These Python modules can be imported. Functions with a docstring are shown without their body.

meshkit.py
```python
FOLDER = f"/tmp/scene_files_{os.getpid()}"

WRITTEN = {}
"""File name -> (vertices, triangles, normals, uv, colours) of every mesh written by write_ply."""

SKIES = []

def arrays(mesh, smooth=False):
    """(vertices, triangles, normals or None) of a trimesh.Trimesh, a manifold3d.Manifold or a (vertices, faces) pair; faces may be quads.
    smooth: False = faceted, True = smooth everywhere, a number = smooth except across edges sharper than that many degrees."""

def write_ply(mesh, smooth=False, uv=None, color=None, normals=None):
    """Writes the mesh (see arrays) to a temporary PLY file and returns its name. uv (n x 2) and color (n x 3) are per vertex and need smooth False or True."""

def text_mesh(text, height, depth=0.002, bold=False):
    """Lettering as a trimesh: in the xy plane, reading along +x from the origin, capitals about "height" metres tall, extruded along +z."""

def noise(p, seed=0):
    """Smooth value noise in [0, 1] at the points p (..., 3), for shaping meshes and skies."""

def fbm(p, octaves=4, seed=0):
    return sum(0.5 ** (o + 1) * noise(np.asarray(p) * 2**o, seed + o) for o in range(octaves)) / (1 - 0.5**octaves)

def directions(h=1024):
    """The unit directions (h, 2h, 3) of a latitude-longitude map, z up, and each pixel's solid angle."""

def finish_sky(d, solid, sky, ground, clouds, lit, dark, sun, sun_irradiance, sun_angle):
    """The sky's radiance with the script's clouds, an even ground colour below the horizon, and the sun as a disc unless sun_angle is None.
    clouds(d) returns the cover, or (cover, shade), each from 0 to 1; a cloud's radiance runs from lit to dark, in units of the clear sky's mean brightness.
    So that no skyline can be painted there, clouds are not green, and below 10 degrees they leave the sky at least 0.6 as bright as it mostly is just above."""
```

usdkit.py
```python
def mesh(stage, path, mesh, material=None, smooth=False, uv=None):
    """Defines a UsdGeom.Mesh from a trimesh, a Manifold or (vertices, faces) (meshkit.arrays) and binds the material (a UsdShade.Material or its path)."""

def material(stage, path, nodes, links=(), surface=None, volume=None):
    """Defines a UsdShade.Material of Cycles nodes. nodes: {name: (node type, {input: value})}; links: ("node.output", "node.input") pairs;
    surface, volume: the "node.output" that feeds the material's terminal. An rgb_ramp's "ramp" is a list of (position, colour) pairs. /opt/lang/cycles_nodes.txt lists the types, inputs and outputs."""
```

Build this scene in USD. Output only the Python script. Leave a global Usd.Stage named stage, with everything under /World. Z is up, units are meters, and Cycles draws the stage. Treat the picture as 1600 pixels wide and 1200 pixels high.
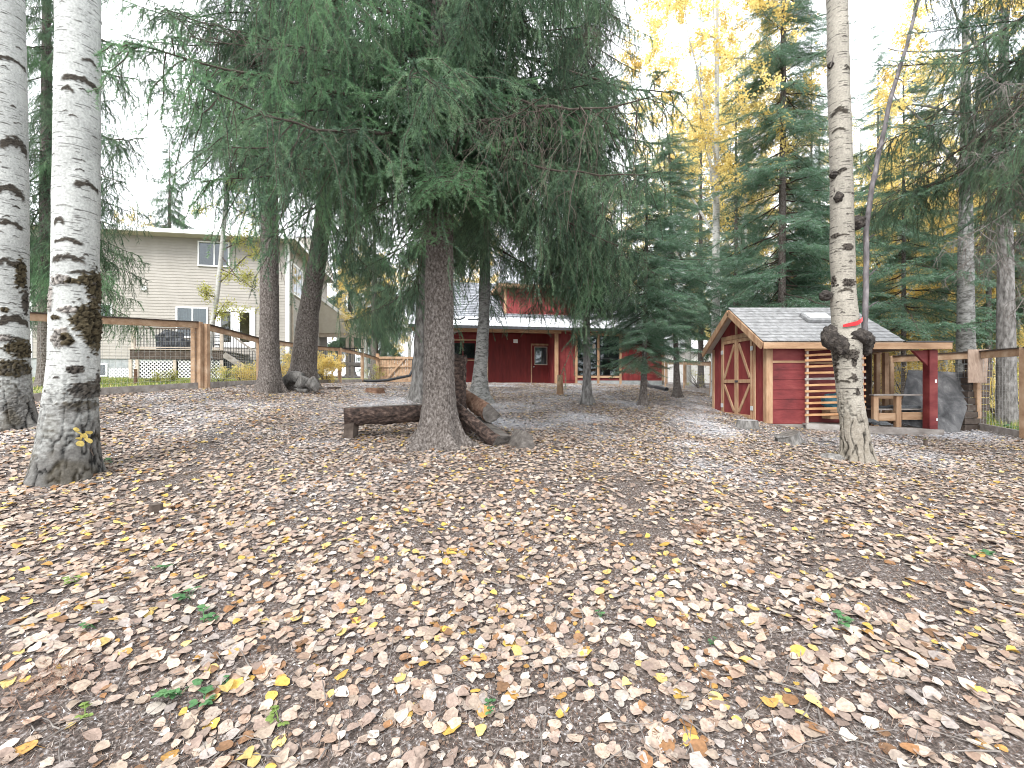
import math, random
import numpy as np, trimesh, usdkit, meshkit
from pxr import Usd, UsdGeom, UsdLux, UsdShade, Gf, Sdf, Vt
from scipy.interpolate import RBFInterpolator, RegularGridInterpolator
from scipy.spatial.transform import Rotation
from shapely.geometry import Polygon, box as sbox
from shapely import union_all

stage = Usd.Stage.CreateInMemory()
UsdGeom.SetStageUpAxis(stage, 'Z'); UsdGeom.SetStageMetersPerUnit(stage, 1.0)
UsdGeom.Xform.Define(stage, '/World'); UsdGeom.Scope.Define(stage, '/World/Looks')

# ---------------------------------------------------------------- camera, sky, sun, exposure
F, EYE, CX, CY = 720.0, 1.5, 800.0, 600.0          # focal length in pixels of the 1600 wide picture, eye height above the ground under the camera
cam = UsdGeom.Camera.Define(stage, '/World/camera')
cam.CreateHorizontalApertureAttr(36.0); cam.CreateVerticalApertureAttr(27.0)
cam.CreateFocalLengthAttr(36.0 * F / 1600.0)
cam.CreateClippingRangeAttr(Gf.Vec2f(0.05, 2000.0))
cam.AddTranslateOp().Set(Gf.Vec3d(0, 0, EYE)); cam.AddRotateXOp().Set(90.0)
cam.CreateExposureAttr(1.82)
SUN = np.array([-0.35, -0.75, 0.95]); SUN /= np.linalg.norm(SUN)
sun = UsdLux.DistantLight.Define(stage, '/World/sun')
sun.CreateNormalizeAttr(True); sun.CreateIntensityAttr(0.4); sun.CreateAngleAttr(24.0); sun.CreateColorAttr(Gf.Vec3f(1.0, 0.97, 0.93))
sun.AddTransformOp().Set(Gf.Matrix4d(Gf.Rotation(Gf.Vec3d(0, 0, 1), Gf.Vec3d(*map(float, SUN))), Gf.Vec3d(0, 0, 0)))
usdkit.material(stage, '/World/Looks/sky_look', {
    'sky': ('sky_texture', {'sky_type': 'single_scattering', 'sun_disc': False, 'sun_elevation': float(math.asin(SUN[2])), 'sun_rotation': float(math.atan2(SUN[0], SUN[1])), 'aerosol_density': 2.0}),
    'tc': ('texture_coordinate', {}),
    'n': ('noise_texture', {'scale': 2.2, 'detail': 5.0, 'roughness': 0.55}),
    'r': ('rgb_ramp', {'ramp': [(0.30, (6.0, 6.25, 6.6)), (0.70, (8.8, 8.9, 9.1))]}),
    'k': ('rgb_ramp', {'ramp': [(0.20, (0.8, 0.8, 0.8)), (0.5, (0.97, 0.97, 0.97))]}),
    'm': ('mix_color', {'use_clamp': False}),
    'bg': ('background_shader', {'strength': 0.12})},
    [('tc.generated', 'n.vector'), ('n.fac', 'r.fac'), ('n.fac', 'k.fac'), ('k.color', 'm.fac'), ('sky.color', 'm.a'), ('r.color', 'm.b'), ('m.result', 'bg.color')], surface='bg.background')
sky = UsdLux.DomeLight.Define(stage, '/World/sky')
UsdShade.MaterialBindingAPI.Apply(sky.GetPrim()).Bind(UsdShade.Material.Get(stage, '/World/Looks/sky_look'))
sky.GetPrim().SetCustomDataByKey('kind', 'structure')

# ---------------------------------------------------------------- helpers: names, things and parts
RNG = np.random.default_rng(7)
_taken = {}
def numbered(parent, name):
    d = _taken.setdefault(parent, {}); k = d.get(name, 0); d[name] = k + 1
    return f'{parent}/{name}' if k == 0 else f'{parent}/{name}_{k:03d}'

def tag(prim, label=None, cat=None, group=None, kind=None):
    for k, v in (('label', label), ('category', cat), ('group', group), ('kind', kind)):
        if v: prim.SetCustomDataByKey(k, v)

class Thing:
    """An Xform at the thing's base. Its parts are given in world coordinates, or in its own frame when local."""
    def __init__(s, name, label=None, cat=None, loc=(0, 0, 0), rz=0.0, group=None, kind=None, local=False):
        s.path = numbered('/World', name); s.loc = np.array(loc, float); s.local = local; s.rz = rz
        x = UsdGeom.Xform.Define(stage, s.path); x.AddTranslateOp().Set(Gf.Vec3d(*map(float, s.loc)))
        if rz: x.AddRotateZOp().Set(rz)
        s.prim = x.GetPrim(); tag(s.prim, label, cat, group, kind)
    def part(s, name, mesh, mat, smooth=False, parent=None, label=None, kind=None, tint=None):
        return put(parent or s.path, name, mesh, mat, smooth, np.zeros(3) if s.local else -s.loc, label=label, kind=kind, tint=tint)
    def w2l(s, p):
        p = np.asarray(p, float) - s.loc; a = math.radians(-s.rz)
        return np.array([p[0] * math.cos(a) - p[1] * math.sin(a), p[0] * math.sin(a) + p[1] * math.cos(a), p[2]])
    def on(s, px, py, y=0.0):
        """Own-frame (x, z) where the sight line of a pixel meets the plane y = const of this thing's frame."""
        o = s.w2l((0, 0, EYE)); d = s.w2l(np.array([(px - CX) / F, 1, (CY - py) / F]) + s.loc)
        t = (y - o[1]) / d[1]
        return o[0] + d[0] * t, o[2] + d[2] * t

def put(parent, name, mesh, mat, smooth=False, shift=None, label=None, kind=None, tint=None, cat=None, group=None):
    path = numbered(parent, name)
    v, f, n = meshkit.arrays(mesh, smooth)
    if shift is not None: v = v + shift
    m = UsdGeom.Mesh.Define(stage, path)
    m.CreatePointsAttr(Vt.Vec3fArray.FromNumpy(v.astype(np.float32)))
    m.CreateFaceVertexCountsAttr(Vt.IntArray.FromNumpy(np.full(len(f), 3, np.int32)))
    m.CreateFaceVertexIndicesAttr(Vt.IntArray.FromNumpy(np.ascontiguousarray(f.astype(np.int32).ravel())))
    m.CreateSubdivisionSchemeAttr('none')
    if n is not None:
        m.CreateNormalsAttr(Vt.Vec3fArray.FromNumpy(n.astype(np.float32))); m.SetNormalsInterpolation('vertex')
    if tint is not None:
        UsdGeom.PrimvarsAPI(m).CreatePrimvar('tint', Sdf.ValueTypeNames.Color3fArray, 'vertex').Set(Vt.Vec3fArray.FromNumpy(np.asarray(tint, np.float32)))
    UsdShade.MaterialBindingAPI.Apply(m.GetPrim()).Bind(UsdShade.Material.Get(stage, '/World/Looks/' + mat))
    tag(m.GetPrim(), label, cat, group, kind)
    return path

def single(name, mesh, mat, label, cat, smooth=False, group=None, kind=None, tint=None):
    """A top-level thing that is one mesh; its frame sits at its base."""
    v, f, n = meshkit.arrays(mesh, False)
    return put('/World', name, mesh, mat, smooth, label=label, cat=cat, group=group, kind=kind, tint=tint)

def at(px, py, Y): return np.array([(px - CX) / F * Y, Y, EYE + (CY - py) / F * Y])

# ---------------------------------------------------------------- helpers: meshes
def cat(ms):
    vs, fs, n = [], [], 0
    for m in ms:
        v, f = (m if isinstance(m, tuple) else (np.asarray(m.vertices), np.asarray(m.faces)))
        if f.shape[1] == 4: f = np.vstack([f[:, [0, 1, 2]], f[:, [0, 2, 3]]])
        vs.append(v); fs.append(f + n); n += len(v)
    return np.vstack(vs), np.vstack(fs)

_CUBE = np.array([[x, y, z] for z in (-.5, .5) for y in (-.5, .5) for x in (-.5, .5)])
_CUBEF = np.array([[0, 2, 3], [0, 3, 1], [4, 5, 7], [4, 7, 6], [0, 1, 5], [0, 5, 4], [2, 6, 7], [2, 7, 3], [0, 4, 6], [0, 6, 2], [1, 3, 7], [1, 7, 5]])
def _chamfer():
    """A cube with chamfered edges: 24 vertices with the inset marked separately."""
    import itertools
    P = []
    for s in itertools.product((-1, 1), repeat=3):
        for k in range(3):
            P.append((s, k))
    h = trimesh.convex.convex_hull(np.array([[s[i] * (.5 if i == k else .4) for i in range(3)] for s, k in P]))
    V = np.array(h.vertices); order = []
    for v in V:
        k = int(np.argmax(np.abs(v))); order.append((np.sign(v), k))
    return order, np.array(h.faces)
_CH, _CHF = _chamfer()
_CHS = np.array([o[0] for o in _CH]); _CHK = np.array([o[1] for o in _CH])
def box(x0, x1, y0, y1, z0, z1, b=0.0):
    c = np.array([(x0 + x1) / 2, (y0 + y1) / 2, (z0 + z1) / 2]); s = np.abs(np.array([x1 - x0, y1 - y0, z1 - z0]))
    if b <= 0: return _CUBE * s + c, _CUBEF.copy()
    v = _CHS * (s / 2 - b); v[np.arange(len(v)), _CHK] += _CHS[np.arange(len(v)), _CHK] * b
    return v + c, _CHF.copy()

def frame(d, up=(0, 0, 1)):
    d = np.asarray(d, float) / np.linalg.norm(d); up = np.asarray(up, float)
    if abs(d @ up) > 0.98: up = np.array([0, 1.0, 0])
    s = np.cross(d, up); s /= np.linalg.norm(s)
    return d, s, np.cross(s, d)

def beam(p0, p1, w, h, up=(0, 0, 1), b=0.0):
    """A board from p0 to p1, w wide sideways and h along up."""
    p0, p1 = np.asarray(p0, float), np.asarray(p1, float); d, s, u = frame(p1 - p0, up); L = np.linalg.norm(p1 - p0)
    v, f = box(0, L, -w / 2, w / 2, -h / 2, h / 2, b)
    return v[:, :1] * d - v[:, 1:2] * s + v[:, 2:] * u + p0, f

def tube(points, radii, sides=8, cap=True):
    p = np.asarray(points, float); n = len(p); r = np.broadcast_to(radii, (n,))
    t = np.gradient(p, axis=0); t /= np.linalg.norm(t, axis=1, keepdims=True) + 1e-12
    ref = np.array([0, 0, 1.0]) if abs(t[:, 2]).mean() < 0.8 else np.array([0, 1.0, 0])
    a = np.cross(t, ref); a /= np.linalg.norm(a, axis=1, keepdims=True) + 1e-12
    b = np.cross(t, a); ang = np.arange(sides) * 2 * np.pi / sides
    v = (p[:, None] + r[:, None, None] * (np.cos(ang)[None, :, None] * a[:, None] + np.sin(ang)[None, :, None] * b[:, None])).reshape(-1, 3)
    i, j = np.meshgrid(np.arange(n - 1), np.arange(sides), indexing='ij')
    q = np.stack([i * sides + j, i * sides + (j + 1) % sides, (i + 1) * sides + (j + 1) % sides, (i + 1) * sides + j], -1).reshape(-1, 4)
    f = np.vstack([q[:, [0, 2, 1]], q[:, [0, 3, 2]]])
    if cap:
        v = np.vstack([v, p[:1], p[-1:]]); k = np.arange(sides)
        f = np.vstack([f, np.stack([np.full(sides, n * sides), k, (k + 1) % sides], 1), np.stack([np.full(sides, n * sides + 1), (n - 1) * sides + (k + 1) % sides, (n - 1) * sides + k], 1)])
    return v, f

def prism(poly, lo, hi, axis='y'):
    """Extrudes a polygon given in (x, z) along y from lo to hi, or in (y, z) along x, or (x, y) along z."""
    g = poly if hasattr(poly, 'exterior') or hasattr(poly, 'geoms') else Polygon(poly)
    out = []
    for q in getattr(g, 'geoms', [g]):
        m = trimesh.creation.extrude_polygon(q, hi - lo, engine='earcut'); v = np.array(m.vertices); f = np.array(m.faces)
        if axis == 'y': v = np.stack([v[:, 0], v[:, 2] + lo, v[:, 1]], 1); f = f[:, ::-1]
        elif axis == 'x': v = np.stack([v[:, 2] + lo, v[:, 0], v[:, 1]], 1)
        else: v = v + [0, 0, lo]
        out.append((v, f))
    return cat(out)

def loft(c, rad, a0=0.0):
    """Rings: c (n,3) centres, rad (n,m) radii in horizontal planes. Open tube with a top cap."""
    n, m = rad.shape; th = np.arange(m) * 2 * np.pi / m + a0
    v = np.stack([c[:, None, 0] + rad * np.cos(th), c[:, None, 1] + rad * np.sin(th), np.broadcast_to(c[:, None, 2], rad.shape)], -1).reshape(-1, 3)
    i, j = np.meshgrid(np.arange(n - 1), np.arange(m), indexing='ij')
    q = np.stack([i * m + j, i * m + (j + 1) % m, (i + 1) * m + (j + 1) % m, (i + 1) * m + j], -1).reshape(-1, 4)
    f = np.vstack([q[:, [0, 1, 2]], q[:, [0, 2, 3]]])
    v = np.vstack([v, c[-1:]]); k = np.arange(m)
    f = np.vstack([f, np.stack([(n - 1) * m + k, (n - 1) * m + (k + 1) % m, np.full(m, n * m)], 1)])
    return v, f

# ---------------------------------------------------------------- materials
def look(name, stops, scale=3.0, stretch=(1, 1, 1), rough=0.8, bump=0.3, bscale=None, dist=0.01, obj=False, detail=5.0, spec=0.3, snow=None, metallic=0.0, distort=0.0, frost=False):
    """A surface with colour from a noise ramp, fine relief, and optionally a dusting of snow on what faces up."""
    nd = {'tc': ('texture_coordinate', {}) if obj else ('geometry', {}), 'mp': ('mapping', {'scale': stretch}),
          'n': ('noise_texture', {'scale': scale, 'detail': detail, 'roughness': 0.62, 'distortion': distort}), 'r': ('rgb_ramp', {'ramp': stops}),
          'n2': ('noise_texture', {'scale': bscale or scale * 4, 'detail': 4.0}), 'b': ('bump', {'strength': bump, 'distance': dist}),
          'p': ('principled_bsdf', {'roughness': rough, 'specular_ior_level': spec, 'metallic': metallic})}
    ln = [('tc.object' if obj else 'tc.position', 'mp.vector'), ('mp.vector', 'n.vector'), ('mp.vector', 'n2.vector'), ('n.fac', 'r.fac'), ('n2.fac', 'b.height'), ('b.normal', 'p.normal')]
    if snow:
        col, lo, hi, amount = snow
        nd |= {'g': ('geometry', {}), 'sx': ('separate_xyz', {}), 'mr': ('map_range', {'from_min': lo, 'from_max': hi, 'to_min': 0.0, 'to_max': 1.0, 'clamp': True}),
               'n3': ('noise_texture', {'scale': 5.0, 'detail': 6.0, 'roughness': 0.7}), 'r3': ('rgb_ramp', {'ramp': [(0.5 - amount * .35, (0, 0, 0)), (0.75 - amount * .35, (1, 1, 1))]}),
               'mu': ('math', {'math_type': 'multiply'}), 'mx': ('mix_color', {'b': col})}
        ln += [('g.true_normal', 'sx.vector'), ('sx.z', 'mr.value'), ('g.position', 'n3.vector'), ('n3.fac', 'r3.fac'), ('mr.result', 'mu.value1'), ('r3.color', 'mu.value2'),
               ('mu.value', 'mx.fac'), ('r.color', 'mx.a'), ('mx.result', 'p.base_color')]
    elif frost: frost_nodes(nd, ln, 'r.color'); ln.append(('fz.result', 'p.base_color'))
    else: ln.append(('r.color', 'p.base_color'))
    usdkit.material(stage, '/World/Looks/' + name, nd, ln, surface='p.BSDF')

def frost_nodes(nd, ln, base):
    """Hoar frost in patches, thicker on the open ground away from the near trees (large y), broken up by fine noise."""
    nd |= {'fg': ('geometry', {}), 'fx': ('separate_xyz', {}), 'fy': ('map_range', {'from_min': 2.0, 'from_max': 9.0, 'to_min': -.20, 'to_max': .07, 'clamp': True}), 'fn': ('noise_texture', {'scale': .55, 'detail': 3.0}), 'ff': ('noise_texture', {'scale': 26.0, 'detail': 5.0, 'roughness': .75}),
           'fs': ('math', {'math_type': 'add'}), 'fm': ('math', {'math_type': 'multiply_add', 'value2': .9}), 'fr': ('map_range', {'from_min': 1.0, 'from_max': 1.20, 'to_min': 0.0, 'to_max': .66, 'clamp': True}), 'fz': ('mix_color', {'b': (.50, .515, .55)})}
    ln += [('fg.position', 'fx.vector'), ('fx.y', 'fy.value'), ('fg.position', 'fn.vector'), ('fg.position', 'ff.vector'), ('fn.fac', 'fm.value1'), ('fy.result', 'fm.value3'), ('fm.value', 'fs.value1'), ('ff.fac', 'fs.value2'), ('fs.value', 'fr.value'), ('fr.result', 'fz.fac'), (base, 'fz.a')]

def tinted(name, rough=0.85, bump=0.35, bscale=60.0, stretch=(1, 1, 1), dist=0.006, translucent=0.0, spec=0.2, vary=0.25, vscale=25.0, frost=False):
    """Takes the mesh's own colours (primvar tint), varied a little by noise."""
    nd = {'g': ('geometry', {}), 'mp': ('mapping', {'scale': stretch}), 'a': ('attribute', {'attribute': 'tint'}), 'n': ('noise_texture', {'scale': vscale, 'detail': 4.0}),
          'r': ('rgb_ramp', {'ramp': [(0.3, (1 - vary,) * 3), (0.7, (1 + vary * .6,) * 3)]}), 'mx': ('mix_color', {'blend_type': 'multiply', 'fac': 1.0, 'use_clamp': False}),
          'n2': ('noise_texture', {'scale': bscale, 'detail': 4.0, 'roughness': .6}), 'b': ('bump', {'strength': bump, 'distance': dist}), 'p': ('principled_bsdf', {'roughness': rough, 'specular_ior_level': spec})}
    ln = [('g.position', 'mp.vector'), ('mp.vector', 'n.vector'), ('mp.vector', 'n2.vector'), ('n.fac', 'r.fac'), ('a.color', 'mx.a'), ('r.color', 'mx.b'), ('mx.result', 'p.base_color'), ('n2.fac', 'b.height'), ('b.normal', 'p.normal')]
    out = 'p.BSDF'; c = 'mx.result'
    if frost:
        frost_nodes(nd, ln, 'mx.result'); c = 'fz.result'; ln.remove(('mx.result', 'p.base_color')); ln.append((c, 'p.base_color'))
    if translucent:
        nd |= {'t': ('translucent_bsdf', {}), 'mc': ('mix_closure', {'fac': translucent})}
        ln += [(c, 't.color'), ('p.BSDF', 'mc.closure1'), ('t.BSDF', 'mc.closure2')]; out = 'mc.closure'
    usdkit.material(stage, '/World/Looks/' + name, nd, ln, surface=out)

def foliage(name, stops, scale=1.3, translucent=0.3, frost=None, rough=0.6):
    """Leaf or needle: clumps of lighter and darker colour, light let through; frost whitens part of what faces up."""
    nd = {'g': ('geometry', {}), 'n': ('noise_texture', {'scale': scale, 'detail': 6.0, 'roughness': 0.75}), 'r': ('rgb_ramp', {'ramp': stops}),
          'p': ('principled_bsdf', {'roughness': rough, 'specular_ior_level': 0.25}), 't': ('translucent_bsdf', {}), 'mc': ('mix_closure', {'fac': translucent})}
    ln = [('g.position', 'n.vector'), ('n.fac', 'r.fac')]; c = 'r.color'
    if frost:
        nd |= {'n3': ('noise_texture', {'scale': 14.0, 'detail': 5.0, 'roughness': .7}), 'r3': ('rgb_ramp', {'ramp': [(frost, (0, 0, 0)), (frost + .16, (.8, .8, .8))]}), 'mx': ('mix_color', {'b': (.62, .68, .70)})}
        ln += [('g.position', 'n3.vector'), ('n3.fac', 'r3.fac'), ('r3.color', 'mx.fac'), ('r.color', 'mx.a')]; c = 'mx.result'
    ln += [(c, 'p.base_color'), (c, 't.color'), ('p.BSDF', 'mc.closure1'), ('t.BSDF', 'mc.closure2')]
    usdkit.material(stage, '/World/Looks/' + name, nd, ln, surface='mc.closure')

def pane(name, tint=(0.02, 0.025, 0.03)):
    usdkit.material(stage, '/World/Looks/' + name, {'t': ('transparent_bsdf', {'color': (0.8, 0.84, 0.84)}), 'g': ('glossy_bsdf', {'color': (.95, .97, 1.0), 'roughness': 0.02}), 'f': ('fresnel', {'IOR': 1.6}), 'm': ('mix_closure', {})},
                    [('f.fac', 'm.fac'), ('t.BSDF', 'm.closure1'), ('g.BSDF', 'm.closure2')], surface='m.closure')

look('soil', [(.25, (.014, .011, .010)), (.43, (.048, .038, .033)), (.55, (.11, .090, .080)), (.63, (.24, .225, .22)), (.73, (.50, .50, .52))], scale=55, detail=8, rough=.95, bump=.8, bscale=120, dist=.012, frost=True)
look('lawn_look', [(.3, (.10, .13, .04)), (.5, (.20, .22, .08)), (.65, (.34, .31, .16)), (.8, (.5, .48, .4))], scale=6, detail=8, rough=.95, bump=.6, bscale=80, dist=.02)
tinted('litter_tint', rough=.7, bump=.25, bscale=90, translucent=.1, vary=.3, vscale=70, spec=.25, frost=True)
tinted('leaf_tint', rough=.7, bump=.25, bscale=90, translucent=.15, vary=.3, vscale=70, spec=.25)
tinted('bark_tint', rough=.9, bump=.6, bscale=70, vary=.25, vscale=45, dist=.006)
look('spruce_bark', [(.30, (.022, .018, .016)), (.42, (.068, .057, .050)), (.56, (.138, .121, .110)), (.74, (.26, .24, .226))], scale=36, stretch=(1, 1, .6), rough=.95, bump=1.0, bscale=34, dist=.03, detail=7)
look('grey_bark', [(.28, (.04, .037, .034)), (.45, (.105, .10, .094)), (.6, (.19, .183, .175)), (.8, (.29, .283, .27))], scale=16, stretch=(1, 1, .35), rough=.95, bump=.8, bscale=40, dist=.02, detail=7)
look('aspen_bark', [(.30, (.04, .038, .034)), (.36, (.16, .155, .14)), (.42, (.36, .36, .34)), (.7, (.46, .465, .44))], scale=9, stretch=(1, 1, 3.2), rough=.85, bump=.3, bscale=40, detail=6, distort=.6)
look('aspen_bark_grey', [(.33, (.035, .033, .03)), (.42, (.10, .098, .092)), (.54, (.185, .185, .178)), (.75, (.28, .285, .27))], scale=8, stretch=(1, 1, 2.2), rough=.85, bump=.4, bscale=40, detail=7, distort=.6)
look('twig_look', [(.3, (.03, .022, .018)), (.7, (.085, .066, .054))], scale=20, rough=.9)
look('dead_twig', [(.3, (.06, .052, .046)), (.7, (.20, .18, .165))], scale=20, rough=.9)
foliage('needles_dark', [(.27, (.042, .032, .024)), (.35, (.032, .050, .035)), (.45, (.062, .112, .070)), (.56, (.125, .205, .118)), (.70, (.23, .32, .18))], scale=2.1)
foliage('needles_bright', [(.25, (.05, .095, .05)), (.45, (.105, .20, .105)), (.62, (.16, .28, .14)), (.8, (.24, .36, .18))], scale=2.2)
foliage('needles_frost', [(.25, (.035, .07, .043)), (.42, (.08, .165, .10)), (.6, (.15, .27, .16)), (.78, (.22, .34, .19))], scale=2.4, frost=.53)
foliage('leaves_yellow', [(.25, (.48, .32, .09)), (.45, (.68, .53, .18)), (.6, (.78, .66, .28)), (.8, (.72, .68, .32))], scale=.9, translucent=.58)
foliage('leaves_lime', [(.25, (.22, .23, .05)), (.5, (.38, .38, .10)), (.75, (.52, .48, .16))], scale=1.6, translucent=.45)
foliage('leaves_green', [(.25, (.03, .07, .03)), (.5, (.06, .15, .06)), (.75, (.13, .24, .10))], scale=9, translucent=.3)
foliage('leaves_fresh', [(.25, (.08, .13, .035)), (.5, (.16, .23, .06)), (.75, (.26, .32, .11))], scale=9, translucent=.3)
look('red_paint', [(.28, (.09, .013, .014)), (.5, (.165, .025, .026)), (.72, (.23, .05, .046))], scale=3.5, stretch=(1, 1, .4), rough=.6, bump=.25, bscale=60, detail=7, obj=True)
look('red_lap', [(.28, (.075, .011, .012)), (.5, (.15, .023, .024)), (.72, (.22, .048, .044))], scale=4, stretch=(.4, 1, 1), rough=.6, bump=.25, bscale=60, detail=7, obj=True)
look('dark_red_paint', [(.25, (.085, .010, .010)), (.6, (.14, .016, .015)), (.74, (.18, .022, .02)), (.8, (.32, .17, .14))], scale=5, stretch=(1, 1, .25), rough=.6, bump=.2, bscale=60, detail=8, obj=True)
look('cedar', [(.25, (.20, .11, .06)), (.5, (.34, .21, .125)), (.75, (.47, .33, .215))], scale=5, stretch=(1.5, 1.5, .35), rough=.75, bump=.3, bscale=50, detail=7, obj=True)
look('cedar_across', [(.25, (.21, .115, .062)), (.5, (.35, .22, .13)), (.75, (.48, .335, .22))], scale=5, stretch=(.35, 1.5, 1.5), rough=.75, bump=.3, bscale=50, detail=7, obj=True)
look('fence_wood', [(.25, (.20, .12, .07)), (.5, (.35, .23, .145)), (.75, (.48, .36, .255))], scale=7, stretch=(.6, .6, .6), rough=.85, bump=.4, bscale=60, detail=7)
look('grey_wood', [(.25, (.13, .11, .098)), (.5, (.24, .215, .195)), (.75, (.36, .34, .32))], scale=7, stretch=(.5, 1, 1), rough=.9, bump=.4, bscale=60, detail=7)
look('dark_wood', [(.25, (.026, .019, .015)), (.5, (.062, .047, .038)), (.75, (.115, .092, .076))], scale=7, rough=.9, bump=.4, bscale=60, detail=7)
look('log_bark', [(.30, (.010, .007, .006)), (.46, (.036, .025, .021)), (.60, (.085, .058, .047)), (.74, (.18, .135, .11))], scale=22, stretch=(.5, 1, 1), rough=.95, bump=1.0, bscale=24, dist=.03, detail=7)
look('log_cut', [(.28, (.022, .019, .017)), (.42, (.075, .067, .06)), (.58, (.12, .108, .098)), (.75, (.21, .195, .18))], scale=15, stretch=(.5, 1, 1), rough=.9, bump=.5, bscale=60, detail=7)
look('rotten_wood', [(.25, (.075, .040, .027)), (.5, (.16, .092, .062)), (.75, (.27, .185, .135))], scale=14, rough=.95, bump=.8, bscale=40, dist=.02)
look('siding_beige', [(.3, (.265, .248, .222)), (.7, (.325, .305, .277))], scale=1.5, rough=.6, bump=.12, bscale=90, obj=True)
look('white_trim', [(.3, (.66, .67, .67)), (.7, (.78, .79, .79))], scale=4, rough=.5, bump=.08)
look('tan_trim', [(.3, (.34, .28, .23)), (.7, (.46, .40, .34))], scale=4, rough=.7, bump=.2)
look('soffit_tan', [(.3, (.36, .33, .28)), (.7, (.43, .40, .34))], scale=3, rough=.7, bump=.1)
look('concrete', [(.3, (.20, .22, .225)), (.7, (.33, .345, .35))], scale=6, rough=.9, bump=.3)
look('slat_cedar', [(.25, (.24, .115, .05)), (.5, (.39, .21, .10)), (.75, (.52, .33, .18))], scale=5, stretch=(.35, 1.5, 1.5), rough=.75, bump=.3, bscale=50, detail=7, obj=True)
look('roof_shingle', [(.3, (.13, .132, .135)), (.5, (.21, .213, .217)), (.75, (.32, .325, .33))], scale=8, rough=.9, bump=.5, bscale=90, detail=8)
look('roof_frost', [(.3, (.10, .107, .12)), (.5, (.19, .20, .22)), (.72, (.36, .375, .405))], scale=5, stretch=(.5, 1, 1), rough=.9, bump=.5, bscale=80, detail=8)
look('snow_look', [(.3, (.40, .415, .45)), (.7, (.62, .635, .67))], scale=4, rough=.9, bump=.3, bscale=40)
look('dark_metal', [(.3, (.03, .032, .036)), (.7, (.06, .062, .07))], scale=6, rough=.5, bump=.1)
look('black_rail', [(.3, (.012, .012, .013)), (.7, (.025, .025, .027))], scale=6, rough=.4, bump=.05)
look('black_plastic', [(.3, (.012, .013, .015)), (.7, (.035, .038, .042))], scale=8, rough=.45, bump=.2)
look('cover_cloth', [(.3, (.02, .024, .03)), (.7, (.055, .06, .07))], scale=5, rough=.55, bump=.6, bscale=9, dist=.05)
look('grey_metal', [(.3, (.38, .40, .41)), (.7, (.52, .54, .55))], scale=6, rough=.45, bump=.05)
look('wire_metal', [(.3, (.26, .26, .25)), (.7, (.40, .40, .39))], scale=6, rough=.5, metallic=.6)
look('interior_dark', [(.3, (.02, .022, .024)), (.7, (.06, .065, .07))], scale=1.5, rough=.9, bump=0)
look('curtain_grey', [(.3, (.14, .16, .17)), (.7, (.30, .33, .34))], scale=3, stretch=(8, 8, .3), rough=.9, bump=.2)
look('warm_room', [(.3, (.16, .10, .04)), (.7, (.42, .30, .14))], scale=2.5, rough=.9, bump=0)
look('ply_grey', [(.28, (.03, .031, .033)), (.45, (.065, .066, .069)), (.58, (.11, .11, .112)), (.7, (.19, .19, .19))], scale=4.5, stretch=(1, 1, .6), rough=.9, bump=.4, bscale=60, detail=9, distort=.4)
look('ply_brown', [(.25, (.17, .115, .085)), (.5, (.27, .20, .155)), (.75, (.36, .28, .22))], scale=7, stretch=(2, 2, .25), rough=.85, bump=.3, distort=1.5)
look('red_ribbon', [(.3, (.36, .008, .013)), (.7, (.50, .02, .025))], scale=9, rough=.4, bump=.1)
look('white_wall', [(.3, (.66, .67, .68)), (.7, (.76, .77, .78))], scale=2, rough=.8, bump=.1)
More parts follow.
